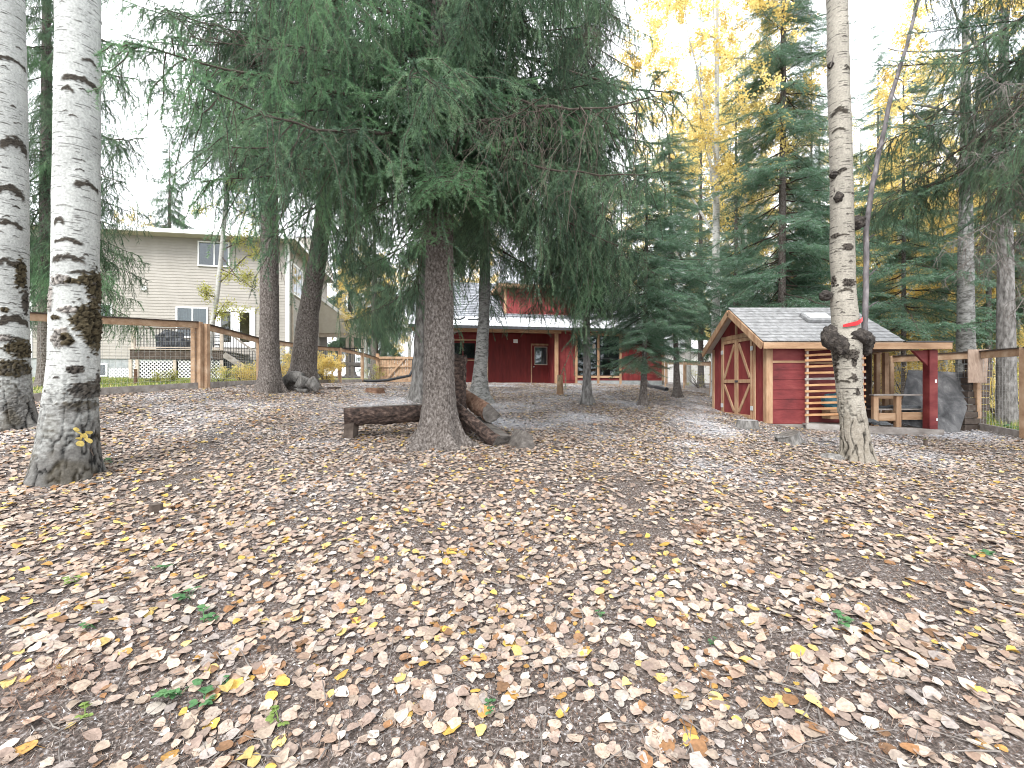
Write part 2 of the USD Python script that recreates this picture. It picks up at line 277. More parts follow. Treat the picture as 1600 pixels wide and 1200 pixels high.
look('blue_tarp', [(.3, (.03, .09, .12)), (.7, (.07, .17, .21))], scale=9, rough=.4, bump=.6, bscale=12, dist=.04)
look('hose_grey', [(.3, (.05, .055, .06)), (.7, (.16, .17, .18))], scale=9, rough=.5)
look('stone_frost', [(.3, (.16, .15, .15)), (.55, (.30, .29, .29)), (.75, (.6, .61, .63))], scale=9, rough=.95, bump=.6, detail=8)
look('dead_bark', [(.3, (.05, .045, .045)), (.55, (.13, .12, .125)), (.75, (.24, .225, .225))], scale=14, stretch=(1, 1, .3), rough=.9, bump=.6, bscale=40, dist=.01)
look('burl_bark', [(.28, (.012, .010, .009)), (.5, (.035, .030, .027)), (.7, (.09, .078, .066)), (.85, (.10, .10, .05))], scale=18, rough=.95, bump=1.0, bscale=34, dist=.03, detail=7)
pane('glass')
# ---------------------------------------------------------------- terrain
_cp = [  # picture point where the ground meets something, and its distance
    (800, 1133, 2.0), (100, 1133, 2.05), (1500, 1133, 2.0), (800, 929, 3.0), (685, 694, 7.0), (750, 630, 12.0), (845, 599.5, 23.8), (1005, 631, 12.0), (917, 632, 12.0),
    (1118, 644, 12.6), (1199, 659, 10.0), (1470, 688, 9.7), (1600, 681, 9.0), (1340, 722, 7.0), (60, 752, 5.2), (20, 662, 6.6), (155, 618, 8.7), (312, 606, 10.6),
    (421, 611, 11.0), (478, 607, 12.0), (120, 592, 23.0), (350, 591, 23.5), (490, 600, 17.7), (600, 598, 23.5), (1058, 617, 14.0), (1105, 611, 18.0), (1575, 664, 11.0), (1300, 640, 16.0),
    (1150, 760, 5.2), (420, 740, 5.2), (1550, 900, 3.2), (60, 930, 3.0), (560, 687, 7.3), (1040, 603, 23.0)]
_P = np.array([at(*c) for c in _cp])
_far = np.array([(x, y, z) for x, y, z in [(-40, 60, 2.6), (0, 60, 2.4), (40, 60, 1.6), (90, 60, 1.0), (-90, 60, 3.0), (-60, 20, 2.6), (60, 20, .0), (-12, 3, .5), (12, 3, -.1), (-30, 0, .5), (30, 0, -.6), (-10, -12, -.6), (10, -12, -.9), (0, -12, -.8), (-60, -40, -2), (60, -40, -3),
                                               (28, 30, 1.0), (14, 24, 1.1), (22, 14, .5), (-34, 30, 2.2)]])
_rbf = RBFInterpolator(np.vstack([_P, _far])[:, :2], np.vstack([_P, _far])[:, 2], kernel='linear', smoothing=0.02)
_gx, _gy = np.arange(-100, 100.1, .5), np.arange(-44, 70.1, .5)
_GX, _GY = np.meshgrid(_gx, _gy, indexing='ij')
_Z = _rbf(np.stack([_GX.ravel(), _GY.ravel()], 1)).reshape(_GX.shape)
from scipy.ndimage import gaussian_filter
_Z = gaussian_filter(_Z, 1.2)
_gi = RegularGridInterpolator((_gx, _gy), _Z)
def gz(x, y, bumps=True):
    x, y = np.asarray(x, float), np.asarray(y, float); x, y = np.broadcast_arrays(x, y)
    z = _gi(np.stack([np.clip(x, -100, 100), np.clip(y, -44, 70)], -1))
    if bumps:
        p = np.stack([x, y, 0 * x], -1)
        near = 1 / (1 + np.hypot(x, y) / 14)
        z = z + .10 * (meshkit.noise(p * .8, 3) - .5) * near + .035 * (meshkit.noise(p * 3.1, 4) - .5) + .016 * (meshkit.noise(p * 11, 5) - .5) * near
    return z
def foot(px, Y):
    """The ground point at distance Y straight under a picture column."""
    x = (px - CX) / F * Y
    return np.array([x, Y, float(gz(x, Y))])

ground = Thing('ground', kind='structure')
ys = np.concatenate([np.arange(-6, 1.4, .35), np.geomspace(1.5, 70, 330)]); ys = np.concatenate([[-44, -30, -18, -10], ys, [100, 160, 260, 400]])
u = np.linspace(-1, 1, 321); xs = np.sign(u) * (1.7 * np.abs(u) + 58 * np.abs(u) ** 3); xs = np.concatenate([[-400, -250, -160, -100], xs, [100, 160, 250, 400]])
# columns fan out with distance so that the near ground is fine
YY, UU = np.meshgrid(ys, np.concatenate([[-9, -5, -2.6, -1.6], np.linspace(-1, 1, 261), [1.6, 2.6, 5, 9]]), indexing='ij')
XX = UU * np.clip(np.abs(YY) * 1.25 + 1.2, 4.0, 120)
ZZ = gz(XX, YY)
n, m = XX.shape
i, j = np.meshgrid(np.arange(n - 1), np.arange(m - 1), indexing='ij')
q = np.stack([i * m + j, i * m + j + 1, (i + 1) * m + j + 1, (i + 1) * m + j], -1).reshape(-1, 4)
ground.part('soil', (np.stack([XX, YY, ZZ], -1).reshape(-1, 3), q), 'soil', smooth=True)

# ---------------------------------------------------------------- fallen leaves
_outline = np.array([(0, -.50), (.20, -.47), (.40, -.32), (.50, -.08), (.45, .17), (.28, .38), (.0, .56), (-.28, .38), (-.45, .17), (-.50, -.08), (-.40, -.32), (-.20, -.47)])
PALETTE = np.array([(.46, .39, .31), (.42, .345, .28), (.50, .44, .37), (.37, .305, .255), (.30, .24, .20), (.44, .33, .25), (.40, .37, .34), (.56, .39, .09), (.58, .46, .17), (.45, .27, .08), (.24, .145, .08), (.34, .19, .09), (.52, .49, .43)])
PALETTE = PALETTE * np.array([.745, .70, .695]) ; PALETTE[[7, 8, 9]] *= 1.1
PW = np.array([.16, .15, .12, .12, .09, .10, .07, .026, .036, .018, .03, .025, .07]); PW = PW / PW.sum()
def leaves(x, y, size, lod, rng, lift=None, colour=None):
    """Many leaves lying on the ground as one mesh with a colour each."""
    N = len(x)
    out = _outline if lod == 2 else _outline[[0, 2, 4, 6, 8, 10]] if lod == 1 else np.array([(0, -.5), (.46, 0), (0, .54), (-.46, 0)])
    t = np.broadcast_to(out, (N, len(out), 2)) * (1 + .10 * rng.standard_normal((N, len(out), 1))) * np.stack([rng.uniform(.82, 1.06, N), np.ones(N)], -1)[:, None]
    if lod >= 1: t = np.concatenate([np.zeros((N, 1, 2)), t], 1)
    curl, fold, tw = rng.normal(0, .28, (N, 1)), rng.normal(.12, .22, (N, 1)), rng.normal(0, .3, (N, 1))
    z = curl * t[..., 1] ** 2 + fold * np.abs(t[..., 0]) + tw * t[..., 0] * t[..., 1]
    z -= z.min(1, keepdims=True)
    a = rng.uniform(0, 2 * np.pi, N)[:, None]; s = size[:, None]
    lx, ly = s * (t[..., 0] * np.cos(a) - t[..., 1] * np.sin(a)), s * (t[..., 0] * np.sin(a) + t[..., 1] * np.cos(a))
    tx, ty = rng.normal(0, .13, (N, 1)), rng.normal(0, .13, (N, 1))
    zz = s * z + tx * lx + ty * ly; zz -= np.minimum(zz.min(1, keepdims=True), 0) * .8
    e = .06; g0 = gz(x, y); gxs, gys = (gz(x + e, y) - g0) / e, (gz(x, y + e) - g0) / e
    up = (.003 + .014 * rng.random(N) ** 2) if lift is None else lift
    v = np.stack([x[:, None] + lx, y[:, None] + ly, (g0 + up)[:, None] + gxs[:, None] * lx + gys[:, None] * ly + zz], -1)
    k = v.shape[1]
    if lod >= 1:
        w = np.arange(1, k); f = np.stack([np.zeros(k - 1, int), w, np.roll(w, -1)], 1)
    else: f = np.array([[0, 1, 2], [0, 2, 3]])
    f = (f[None] + (np.arange(N) * k)[:, None, None]).reshape(-1, 3)
    if colour is None: colour = PALETTE[rng.choice(len(PALETTE), N, p=PW)] * rng.uniform(.66, 1.22, (N, 1))
    return v.reshape(-1, 3), f, np.repeat(colour, k, 0)
def scatter(y0, y1, density, rng, side=1.2):
    N = int(density * side * (y1 * y1 - y0 * y0) * 1.0)
    y = np.sqrt(rng.uniform(y0 * y0, y1 * y1, N)); x = rng.uniform(-1, 1, N) * (side * y + (.25 if side < 1.3 else .6))
    return x, y
def patchy(x, y, rng, cut=.40):
    p = np.stack([x, y, 0 * x], -1)
    return (meshkit.noise(p * 1.6, 21) * .55 + meshkit.noise(p * 5.0, 22) * .45 + rng.normal(0, .13, len(x))) > cut - .03
# the garden fence lines, as (picture column, distance): leaf litter ends there on the left
FENCE_LEFT = [(-150, 6.7), (155, 8.8), (312, 10.6), (488, 17.7), (531, 19.4), (566, 21.6), (593, 23.6)]
_fl = np.array([((px - CX) / F * Y, Y) for px, Y in FENCE_LEFT])
def inside(x, y):
    """Right of the left fence (on the leaf covered side)."""
    return (x > np.interp(y, _fl[:, 1], _fl[:, 0]) - .05) | (y < _fl[0, 1])
def clear(x, y):
    """Not inside the shed or the red house."""
    return ~((x > 5.5) & (x < 9.3) & (y > 9.75) & (y < 12.7)) & (y < 23.0 + .18 * (x + 5))
rl = np.random.default_rng(11)
# the nearest ones, each a part of the ground
x, y = scatter(1.72, 2.62, 175, rl, 1.12); keep = patchy(x, y, rl, .36); x, y = x[keep], y[keep]
d = np.abs(x) / (y * 1.115); ok = d < 1; x, y = x[ok], y[ok]
o = np.argsort(y)[:300]; x, y = x[o], y[o]
for k in range(len(x)):
    v, f, c = leaves(x[k:k + 1], y[k:k + 1], np.array([rl.uniform(.050, .074)]), 2, rl)
    v2 = (v, f)
    a = rl.uniform(0, 2 * np.pi); tip = v[1]  # the stalk
    d2 = (v[1] - v[0]); d2[2] = 0; d2 /= np.linalg.norm(d2) + 1e-9; s2 = np.array([-d2[1], d2[0], 0]) * .0009
    e1 = v[1] + d2 * .035; e1[2] = gz(e1[0], e1[1]) + .004
    sv, sf = np.stack([v[1] - s2, v[1] + s2, e1 + s2, e1 - s2]), np.array([[0, 1, 2], [0, 2, 3]])
    vv, ff = cat([v2, (sv, sf)])
    ground.part('leaf', (vv, ff), 'litter_tint', smooth=True, tint=np.vstack([c, np.repeat(c[:1] * .8, 4, 0)]))
ymax = y.max()
allv, allf, allc, nn = [], [], [], 0
def grow(t):
    global nn
    allv.append(t[0]); allf.append(t[1] + nn); allc.append(t[2]); nn += len(t[0])
for y0, y1, den, lod, size, cut in ((.9, 1.72, 520, 1, (.035, .07), .35), (1.72, ymax, 210, 2, (.028, .05), .30), (ymax, 5.2, 560, 2, (.026, .072), .35), (5.2, 9.0, 560, 1, (.032, .068), .33), (9.0, 14, 470, 0, (.042, .072), .30), (14, 24.5, 300, 0, (.05, .08), .26)):
    x, y = scatter(y0, y1, den, rl, 1.7 if y1 < 10 else 1.35); keep = patchy(x, y, rl, cut) & inside(x, y) & clear(x, y); x, y = x[keep], y[keep]
    grow(leaves(x, y, rl.uniform(*size, len(x)), lod, rl))
x, y = scatter(1.2, 8.5, 560, rl, 1.4)   # torn and mouldering scraps that mat the soil
SC = np.array([(.11, .075, .055), (.17, .12, .09), (.24, .18, .14), (.06, .045, .038), (.30, .25, .21), (.14, .085, .055), (.21, .19, .175)])
grow(leaves(x, y, rl.uniform(.008, .026, len(x)), 0, rl, lift=.002 + .007 * rl.random(len(x)), colour=SC[rl.integers(0, 7, len(x))] * rl.uniform(.7, 1.2, (len(x), 1))))
for px, py, Y, r in ((102, 752, 5.2, .34), (28, 662, 6.6, .34), (1340, 722, 7.0, .22), (685, 694, 7.0, .36), (790, 690, 7.1, .25), (600, 687, 7.4, .3), (421, 611, 11, .3), (474, 607, 12, .4), (750, 630, 12, .25), (917, 632, 12, .15), (655, 623, 11.5, .25)):   # leaves drifted against the trunk feet
    c = at(px, py, Y); N = 150; a = rl.uniform(0, 6.28, N); q = r * (.95 + .75 * rl.random(N) ** 1.5); x, y = c[0] + np.cos(a) * q, c[1] + np.sin(a) * q
    grow(leaves(x, y, rl.uniform(.035, .07, N), 1, rl, lift=.004 + .05 * np.clip(1.35 - q / r, 0, 1) * rl.random(N)))
x, y = scatter(7, 24, 10, rl, 1.3); keep = ~inside(x, y); x, y = x[keep], y[keep]   # a few on the lawn
grow(leaves(x, y, rl.uniform(.05, .08, len(x)), 0, rl, lift=np.full(len(x), .03), colour=PALETTE[rl.choice([7, 8, 9, 0], len(x))]))
ground.part('leaf_litter', (np.vstack(allv), np.vstack(allf)), 'litter_tint', smooth=True, tint=np.vstack(allc), kind='stuff')

# needles, bits of twig and frost crumbs between the leaves
def slivers(x, y, L, W, rng, cols, z0=.004):
    N = len(x); a = rng.uniform(0, 2 * np.pi, N); dx, dy = np.cos(a) * L, np.sin(a) * L
    z = gz(x, y) + z0 + .010 * rng.random(N); z2 = gz(x + dx, y + dy) + z0 + .018 * rng.random(N)
    sx, sy = -np.sin(a) * W / 2, np.cos(a) * W / 2
    v = np.stack([np.stack([x + sx, y + sy, z], -1), np.stack([x - sx, y - sy, z], -1), np.stack([x + dx, y + dy, z2], -1)], 1).reshape(-1, 3)
    c = cols[rng.integers(0, len(cols), N)] * rng.uniform(.75, 1.2, (N, 1))
    return v, np.arange(3 * N).reshape(-1, 3), np.repeat(c, 3, 0)
x, y = scatter(1.2, 5.5, 4600, rl, 1.4)
NC = np.array([(.09, .055, .04), (.17, .11, .08), (.26, .20, .16), (.05, .04, .035), (.36, .32, .29), (.13, .07, .05)])
ground.part('needle_litter', *(lambda t: ((t[0], t[1]), 'leaf_tint'))(S := slivers(x, y, rl.uniform(.012, .035, len(x)), rl.uniform(.0015, .0035, len(x)), rl, NC)), tint=S[2], kind='stuff')
x, y = scatter(1.65, 22, 300, rl, 1.15); keep = (rl.random(len(x)) < .35 + .65 * (y > 6)) & patchy(x * 1.3 + 40, y, rl, .42) & inside(x, y) & clear(x, y); x, y = x[keep], y[keep]; sz = 1 + y / 9
S = slivers(x, y, sz * rl.uniform(.006, .012, len(x)), sz * rl.uniform(.005, .009, len(x)), rl, np.array([(.7, .71, .74), (.62, .63, .66)]), .006)
ground.part('frost_crumb', (S[0], S[1]), 'leaf_tint', tint=S[2], kind='stuff')
tw = []
for k in range(420):
    y0 = 1.75 + 6.5 * rl.random() ** 1.4; x0 = rl.uniform(-1.1, 1.1) * y0; a = rl.uniform(0, np.pi); L = rl.uniform(.05, .28) * (1 + .12 * y0)
    s = np.linspace(0, 1, 4); bx, by = x0 + np.cos(a) * L * s + rl.normal(0, .008, 4), y0 + np.sin(a) * L * s + rl.normal(0, .008, 4)
    tw.append(tube(np.stack([bx, by, gz(bx, by) + .010 + .012 * rl.random()], -1), np.linspace(.0032, .0012, 4) * rl.uniform(.6, 1.5), 4))
ground.part('fallen_twig_bits', cat(tw), 'dead_twig', kind='stuff')
# ---------------------------------------------------------------- tree building blocks
stage.CreateClassPrim('/World/tree_pieces')
def curves(p0, d0, L, g, K=6, wob=0.0, rng=None):
    """Curves leaving p0 along d0 with length about L that sag by g: (n, K, 3)."""
    s = np.linspace(0, 1, K)[None, :, None]; L = np.asarray(L)[:, None, None]
    c = p0[:, None] + d0[:, None] * L * s * (1 - .25 * np.asarray(g).reshape(-1, 1, 1) * s) + np.array([0, 0, -1.0]) * np.asarray(g).reshape(-1, 1, 1) * L * s ** 2
    if wob: c[:, 1:] += rng.normal(0, wob, (len(p0), K - 1, 3)) * L
    return c
def along(c, t):
    """Points and tangents at parameters t (n, m) on curves c (n, K, 3)."""
    K = c.shape[1]; u = np.clip(t, 0, .9999) * (K - 1); i = u.astype(int); w = (u - i)[..., None]; r = np.arange(len(c))[:, None]
    a, b = c[r, i], c[r, i + 1]
    d = b - a; return a + d * w, d / (np.linalg.norm(d, axis=-1, keepdims=True) + 1e-9)
def unit(v): return v / (np.linalg.norm(v, axis=-1, keepdims=True) + 1e-9)
def needle_mesh(c, start, per_m, L, W, rng, lean=.55):
    """Needles along curves c (n, K, 3): one slim triangle each."""
    length = np.linalg.norm(np.diff(c, axis=1), axis=-1).sum(1)
    cnt = np.maximum(3, (length * (1 - start) * per_m)).astype(int); idx = np.repeat(np.arange(len(c)), cnt)
    t = start + (1 - start) * rng.random(len(idx)) ; t = np.where(t < 0, 0, t)
    p, d = along(c[idx], t[:, None]); p, d = p[:, 0], d[:, 0]
    r = rng.standard_normal(p.shape); r = unit(r - (r * d).sum(1, keepdims=True) * d); r[:, 2] += .15
    n = unit(d * lean + r * .85); side = unit(np.cross(n, rng.standard_normal(p.shape)))
    ln = L * rng.uniform(.75, 1.2, (len(p), 1)) * np.where(t > .93, 1.2, 1)[:, None]
    v = np.stack([p + side * W / 2, p - side * W / 2, p + n * ln], 1).reshape(-1, 3)
    return v, np.arange(len(v)).reshape(-1, 3)
def wood(c, r0, r1, sides=3):
    return cat([tube(q, np.linspace(r0, r1, len(q)), sides, cap=False) for q in c])
def piece(name, meshes):
    """A reusable branch as a class: one Xform with a mesh of wood and a mesh of needles or leaves."""
    path = f'/World/tree_pieces/{name}'; UsdGeom.Xform.Define(stage, path)
    for nm, mesh, mat in meshes: put(path, nm, mesh, mat)
    return path

def spruce_branch(name, seed, weep, per_m, nl, nw, needles, sec_step=.055, bare=0.0, ter_step=.055, twig_mat='twig_look', L=2.4):
    """A spruce limb along +x. weep: its side shoots hang as a curtain; otherwise they lie in a flat spray."""
    rng = np.random.default_rng(seed)
    s = np.linspace(0, 1, 14); wob = np.cumsum(rng.normal(0, .012, (14, 2)), 0) * L / 2
    main = np.stack([L * s, wob[:, 0], (-.30 if weep else -.10) * L * s ** 1.3 * (1 - .55 * s ** 2) + wob[:, 1]], -1)[None]
    ns = int(L / sec_step); ts = np.linspace(.10 if weep else .12, .98, ns) + rng.normal(0, .006, ns)
    P, D = along(main, ts[None]); P, D = P[0], D[0]
    sg = np.where(np.arange(ns) % 2 == 0, 1.0, -1.0); lat = unit(np.cross(D, [0, 0, 1.0])) * sg[:, None]
    if weep:
        d0 = unit(D * rng.uniform(.15, .9, (ns, 1)) + lat * rng.uniform(.4, 1.1, (ns, 1)) + np.array([0, 0, 1.0]) * rng.uniform(-.7, .15, (ns, 1)) + rng.normal(0, .2, (ns, 3)))
        ln = L * .34 * (.35 + .65 * np.sin(np.pi * np.clip(ts * .92 + .06, 0, 1))) * rng.uniform(.25, 1.25, ns); g = rng.uniform(.25, 1.25, ns)
    else:
        d0 = unit(D * .75 + lat * 1.0 + np.array([0, 0, .10]) + rng.normal(0, .16, (ns, 3)))
        ln = L * .38 * (1 - ts * .80) * np.clip(ts * 5, .3, 1) * rng.uniform(.6, 1.15, ns); g = rng.uniform(.05, .50, ns)
    sec = curves(P, d0, ln, g, 7, .028 if weep else .018, rng)
    # side shoots of the side shoots
    nt = np.clip((ln / ter_step).astype(int), 2, 15); idx = np.repeat(np.arange(ns), nt)
    k = np.concatenate([np.arange(a) for a in nt]); tt = (k + .8) / (np.repeat(nt, nt) + .6)
    P2, D2 = along(sec[idx], tt[:, None]); P2, D2 = P2[:, 0], D2[:, 0]
    sg2 = np.where(k % 2 == 0, 1.0, -1.0)[:, None]; lat2 = unit(np.cross(D2, np.array([0, 0, 1.0]) + rng.normal(0, .35 if weep else .1, D2.shape))) * sg2
    d2 = unit(D2 * .8 + lat2 * (1.0 if weep else .95) + (np.array([0, 0, -.15]) if weep else 0) + rng.normal(0, .18, D2.shape))
    l2 = np.repeat(ln, nt) * (.40 if weep else .42) * (1 - .7 * tt) * rng.uniform(.6, 1.2, len(tt)) + .03
    g2 = rng.uniform(.1, .9, len(tt)) if weep else rng.uniform(0, .45, len(tt))
    ter = curves(P2, d2, l2, g2, 4, .02, rng)
    tipw = curves(P[-4:], unit(D[-4:] + rng.normal(0, .2, (4, 3))), np.full(4, .16), np.full(4, .1), 4)
    w = [wood(main, .020 * L / 2.4, .004, 6), wood(sec, .0055, .0022, 3)]
    if bare: w.append(wood(ter, .0026, .0014, 3))
    ms = [('wood', cat(w), twig_mat)]
    if bare < 1:
        sel = rng.random(len(sec)) >= bare; sel2 = (rng.random(len(ter)) >= bare * .6) & sel[idx]
        nd = [needle_mesh(sec[sel], .04, per_m, nl, nw, rng), needle_mesh(ter[sel2], 0.0, per_m, nl, nw, rng)]
        nd.append(needle_mesh(main, .25, per_m * 1.3, nl, nw, rng))
        nd.append(needle_mesh(tipw, 0, per_m, nl, nw, rng))
        ms.append(('needles', cat(nd), needles))
    return piece(name, ms)

WEEP = [spruce_branch(f'weeping_limb_{"abc"[k]}', 50 + k, True, 760, .019, .0034, 'needles_dark', .062, ter_step=.068) for k in range(3)]
WEEPB = [spruce_branch('weeping_limb_bright', 61, True, 760, .019, .0034, 'needles_bright', .062, ter_step=.068)]
FLATB = [spruce_branch(f'bright_spray_{"ab"[k]}', 70 + k, False, 1100, .017, .0032, 'needles_bright', .06, ter_step=.062, L=1.6) for k in range(2)]
FLAT = [spruce_branch(f'layered_limb_{"ab"[k]}', 80 + k, False, 420, .021, .0046, 'needles_frost', .055) for k in range(2)]
FARW = [spruce_branch(f'distant_limb_{"ab"[k]}', 90 + k, True, 240, .030, .0085, 'needles_dark', .07) for k in range(2)]
HALF = [spruce_branch(f'half_bare_limb_{"ab"[k]}', 100 + k, True, 360, .020, .0036, 'needles_dark', .075, bare=.62) for k in range(2)]
HALFG = [spruce_branch('half_bare_grey_limb', 105, True, 360, .020, .0036, 'needles_dark', .075, bare=.7, twig_mat='dead_twig')]
DEAD = [spruce_branch('dead_limb', 110, True, 0, .02, .003, 'needles_dark', .09, bare=1.0, twig_mat='dead_twig')]

def leaf_cluster(name, seed, mat, n=150, R=.55, size=.05):
    rng = np.random.default_rng(seed)
    d = unit(rng.standard_normal((9, 3)) + [0, 0, .2]); tw = curves(np.zeros((9, 3)), d, rng.uniform(.5, 1.0, 9) * R, rng.uniform(.1, .5, 9), 5, .03, rng)
    idx = rng.integers(0, 9, n); p, _ = along(tw[idx], rng.uniform(.25, 1, (n, 1))); p = p[:, 0] + rng.normal(0, .05, (n, 3)) - [0, 0, .03]
    a = unit(rng.standard_normal((n, 3))); b = unit(np.cross(a, rng.standard_normal((n, 3)))); s = size * rng.uniform(.7, 1.2, (n, 1))
    v = np.stack([p - a * s * .5, p + b * s * .45, p + a * s * .55, p - b * s * .45], 1).reshape(-1, 3)
    f = (np.array([[0, 1, 2], [0, 2, 3]])[None] + (np.arange(n) * 4)[:, None, None]).reshape(-1, 3)
    return piece(name, [('wood', wood(tw, .004, .0015, 3), 'twig_look'), ('leaves', (v, f), mat)])
YEL = [leaf_cluster(f'yellow_leaf_cluster_{"ab"[k]}', 120 + k, 'leaves_yellow', size=.062) for k in range(2)]
LIME = [leaf_cluster('lime_leaf_cluster', 130, 'leaves_lime', n=70, R=.32, size=.045)]

def instancer(parent, name, protos, M, which, kind=None, label=None):
    """Copies of the pieces under the 4x4 matrices M (column vectors)."""
    path = numbered(parent, name); pi = UsdGeom.PointInstancer.Define(stage, path); M = np.asarray(M)
    S = np.linalg.norm(M[:, :3, :3], axis=1); q = Rotation.from_matrix(M[:, :3, :3] / S[:, None, :]).as_quat()
    targets = []
    for k, p in enumerate(protos):
        t = f'{path}/kind_{"abcdefghijklmnop"[k]}'; x = UsdGeom.Xform.Define(stage, t); x.GetPrim().GetReferences().AddInternalReference(p); targets.append(t)
    pi.CreatePrototypesRel().SetTargets(targets)
    pi.CreateProtoIndicesAttr(Vt.IntArray.FromNumpy(np.asarray(which, np.int32)))
    pi.CreatePositionsAttr(Vt.Vec3fArray.FromNumpy(M[:, :3, 3].astype(np.float32)))
    pi.CreateScalesAttr(Vt.Vec3fArray.FromNumpy(S.astype(np.float32)))
    pi.CreateOrientationsAttr(Vt.QuathArray([Gf.Quath(float(w), float(x), float(y), float(z)) for x, y, z, w in q]))
    tag(pi.GetPrim(), label, kind=kind)
def limb_matrix(p, az, pitch, roll, scale):
    R = Rotation.from_euler('ZYX', [az, pitch, roll]).as_matrix()  # pitch > 0 points down
    M = np.eye(4); M[:3, :3] = R * scale; M[:3, 3] = p; return M
def limb_to(p, tip, L, roll=0.0, widen=1.0):
    """A limb from p whose end lies at tip."""
    d = np.asarray(tip, float) - p; ln = np.linalg.norm(d)
    return limb_matrix(p, math.atan2(d[1], d[0]), -math.asin(d[2] / ln), roll, ln / L)

# ---------------------------------------------------------------- trunks
def axis_of(base, pts, top):
    """A trunk's centre line and radius as functions of height: base, pts = [(px, py, width px)] at the base's distance, top = (height, radius)."""
    Y = base[1]; P = [(at(px, py, Y)[2], at(px, py, Y)[0], w * Y / F / 2 / math.hypot(1, (px - CX) / F)) for px, py, w in pts]; P.sort()
    z, x, r = map(np.array, zip(*P))
    dz = base[2] + top[0]
    sl = (x[-1] - x[0]) / max(z[-1] - z[0], .5)
    z = np.append(z, dz); x = np.append(x, x[-1] + sl * .6 * (dz - z[-2])); r = np.append(r, top[1])
    return lambda h: (np.interp(h, z, x), np.interp(h, z, r))
def trunk_mesh(base, fn, top, m=28, dz=.06, rough=.06, flare=.9, roots=5, seed=0, fine=0.0, furrow=0.0):
    rng = np.random.default_rng(seed); z0 = base[2] - .12; z1 = base[2] + top
    n = max(6, int((min(z1, base[2] + 7.5) - z0) / dz)); h = np.concatenate([np.linspace(z0, min(z1, base[2] + 7.5), n), np.linspace(base[2] + 7.5, z1, 8)[1:] if top > 7.6 else []])
    x, r = fn(h); th = np.arange(m) * 2 * np.pi / m
    hh = np.clip(h - base[2], -.1, None)[:, None]; ph = rng.uniform(0, 6.28)
    rr = r[:, None] * (1 + flare * np.exp(-np.clip(hh, 0, 9) / .16) * (.35 + .65 * np.clip(np.cos(roots * th + ph + .8 * np.sin(2 * th)), -.2, 1)) + flare * .18 * np.exp(-np.clip(hh, 0, 9) / .6))
    P = np.stack([np.cos(th)[None] * r[:, None] * 1.0, np.sin(th)[None] * r[:, None], np.broadcast_to(h[:, None], rr.shape)], -1)
    rr = rr * (1 + rough * (meshkit.noise(P * 3.0, seed) - .5) * 2)
    if fine:
        rr += fine * (meshkit.fbm(P * [26, 26, 11], 3, seed + 9) - .5) * 2
    if furrow:
        q = np.abs(meshkit.fbm(P * [14, 14, 2.6], 3, seed + 5) - .5); rr -= furrow * np.exp(-(q / .05) ** 2) * np.clip(1.3 - hh, 0, 1)
    c = np.stack([x, np.full(len(h), base[1]), h], -1)
    return loft(c, rr), P, rr, h, th
def plain_trunk(t, base, fn, top, mat, seed=0, m=24, dz=.10, **kw):
    (v, f), *_ = trunk_mesh(base, fn, top, m=m, dz=dz, seed=seed, **kw)
    t.part('trunk', (v, f), mat, smooth=True)

def spruce(name, label, base, fn, height, crown, length, protos, seed, step=.34, per=5, down=(.05, .35), bark='spruce_bark', extra=(), skip=None, group=None, trunk=None, crown_kind='stuff', limb_len=2.4, aim=None):
    """crown = (lowest limb height, highest); length(u) limb length for u = 0 (lowest) to 1 (top)."""
    rng = np.random.default_rng(seed); t = Thing(name, label, 'spruce tree', base, group=group)
    if trunk: trunk(t)
    else: plain_trunk(t, base, fn, height, bark, seed)
    M, W = [], []
    h = crown[0]
    while h < crown[1]:
        u = (h - crown[0]) / (crown[1] - crown[0])
        for k in range(per):
            az = rng.uniform(0, 2 * np.pi)
            if skip and skip(u, az): continue
            z = h + rng.uniform(0, step); L = length(u) * rng.uniform(.65, 1.15); x, r = fn(base[2] + z)
            p = np.array([x - base[0], 0, z]) + np.array([math.cos(az), math.sin(az), 0]) * float(r) * .6
            M.append(limb_matrix(p, az, rng.uniform(*down), rng.normal(0, .22), L / limb_len)); W.append(rng.integers(0, len(protos)))
        h += step * rng.uniform(.8, 1.2)
    instancer(t.path, 'crown', protos, M, W, kind=crown_kind)
    if extra:
        by = {}
        for pr, z, tip, roll in extra:
            x, r = fn(base[2] + z); p = np.array([x - base[0], 0, z]); by.setdefault(id(pr), (pr, []))[1].append(limb_to(p, np.asarray(tip) - base, pr_len(pr), roll))
        for pr, Ms in by.values(): instancer(t.path, 'branch', pr, Ms, [k % len(pr) for k in range(len(Ms))])
    return t
def pr_len(pr): return 1.6 if pr is FLATB else 2.4

def straight(px, py0, px1, py1, Y, w0, w1):
    return [(px, py0, w0), (px1, py1, w1)]
# ---------------------------------------------------------------- the trees
def spot(px, py, Y): 
    p = at(px, py, Y); p[2] = float(gz(p[0], p[1])); return p
from scipy.interpolate import CubicSpline
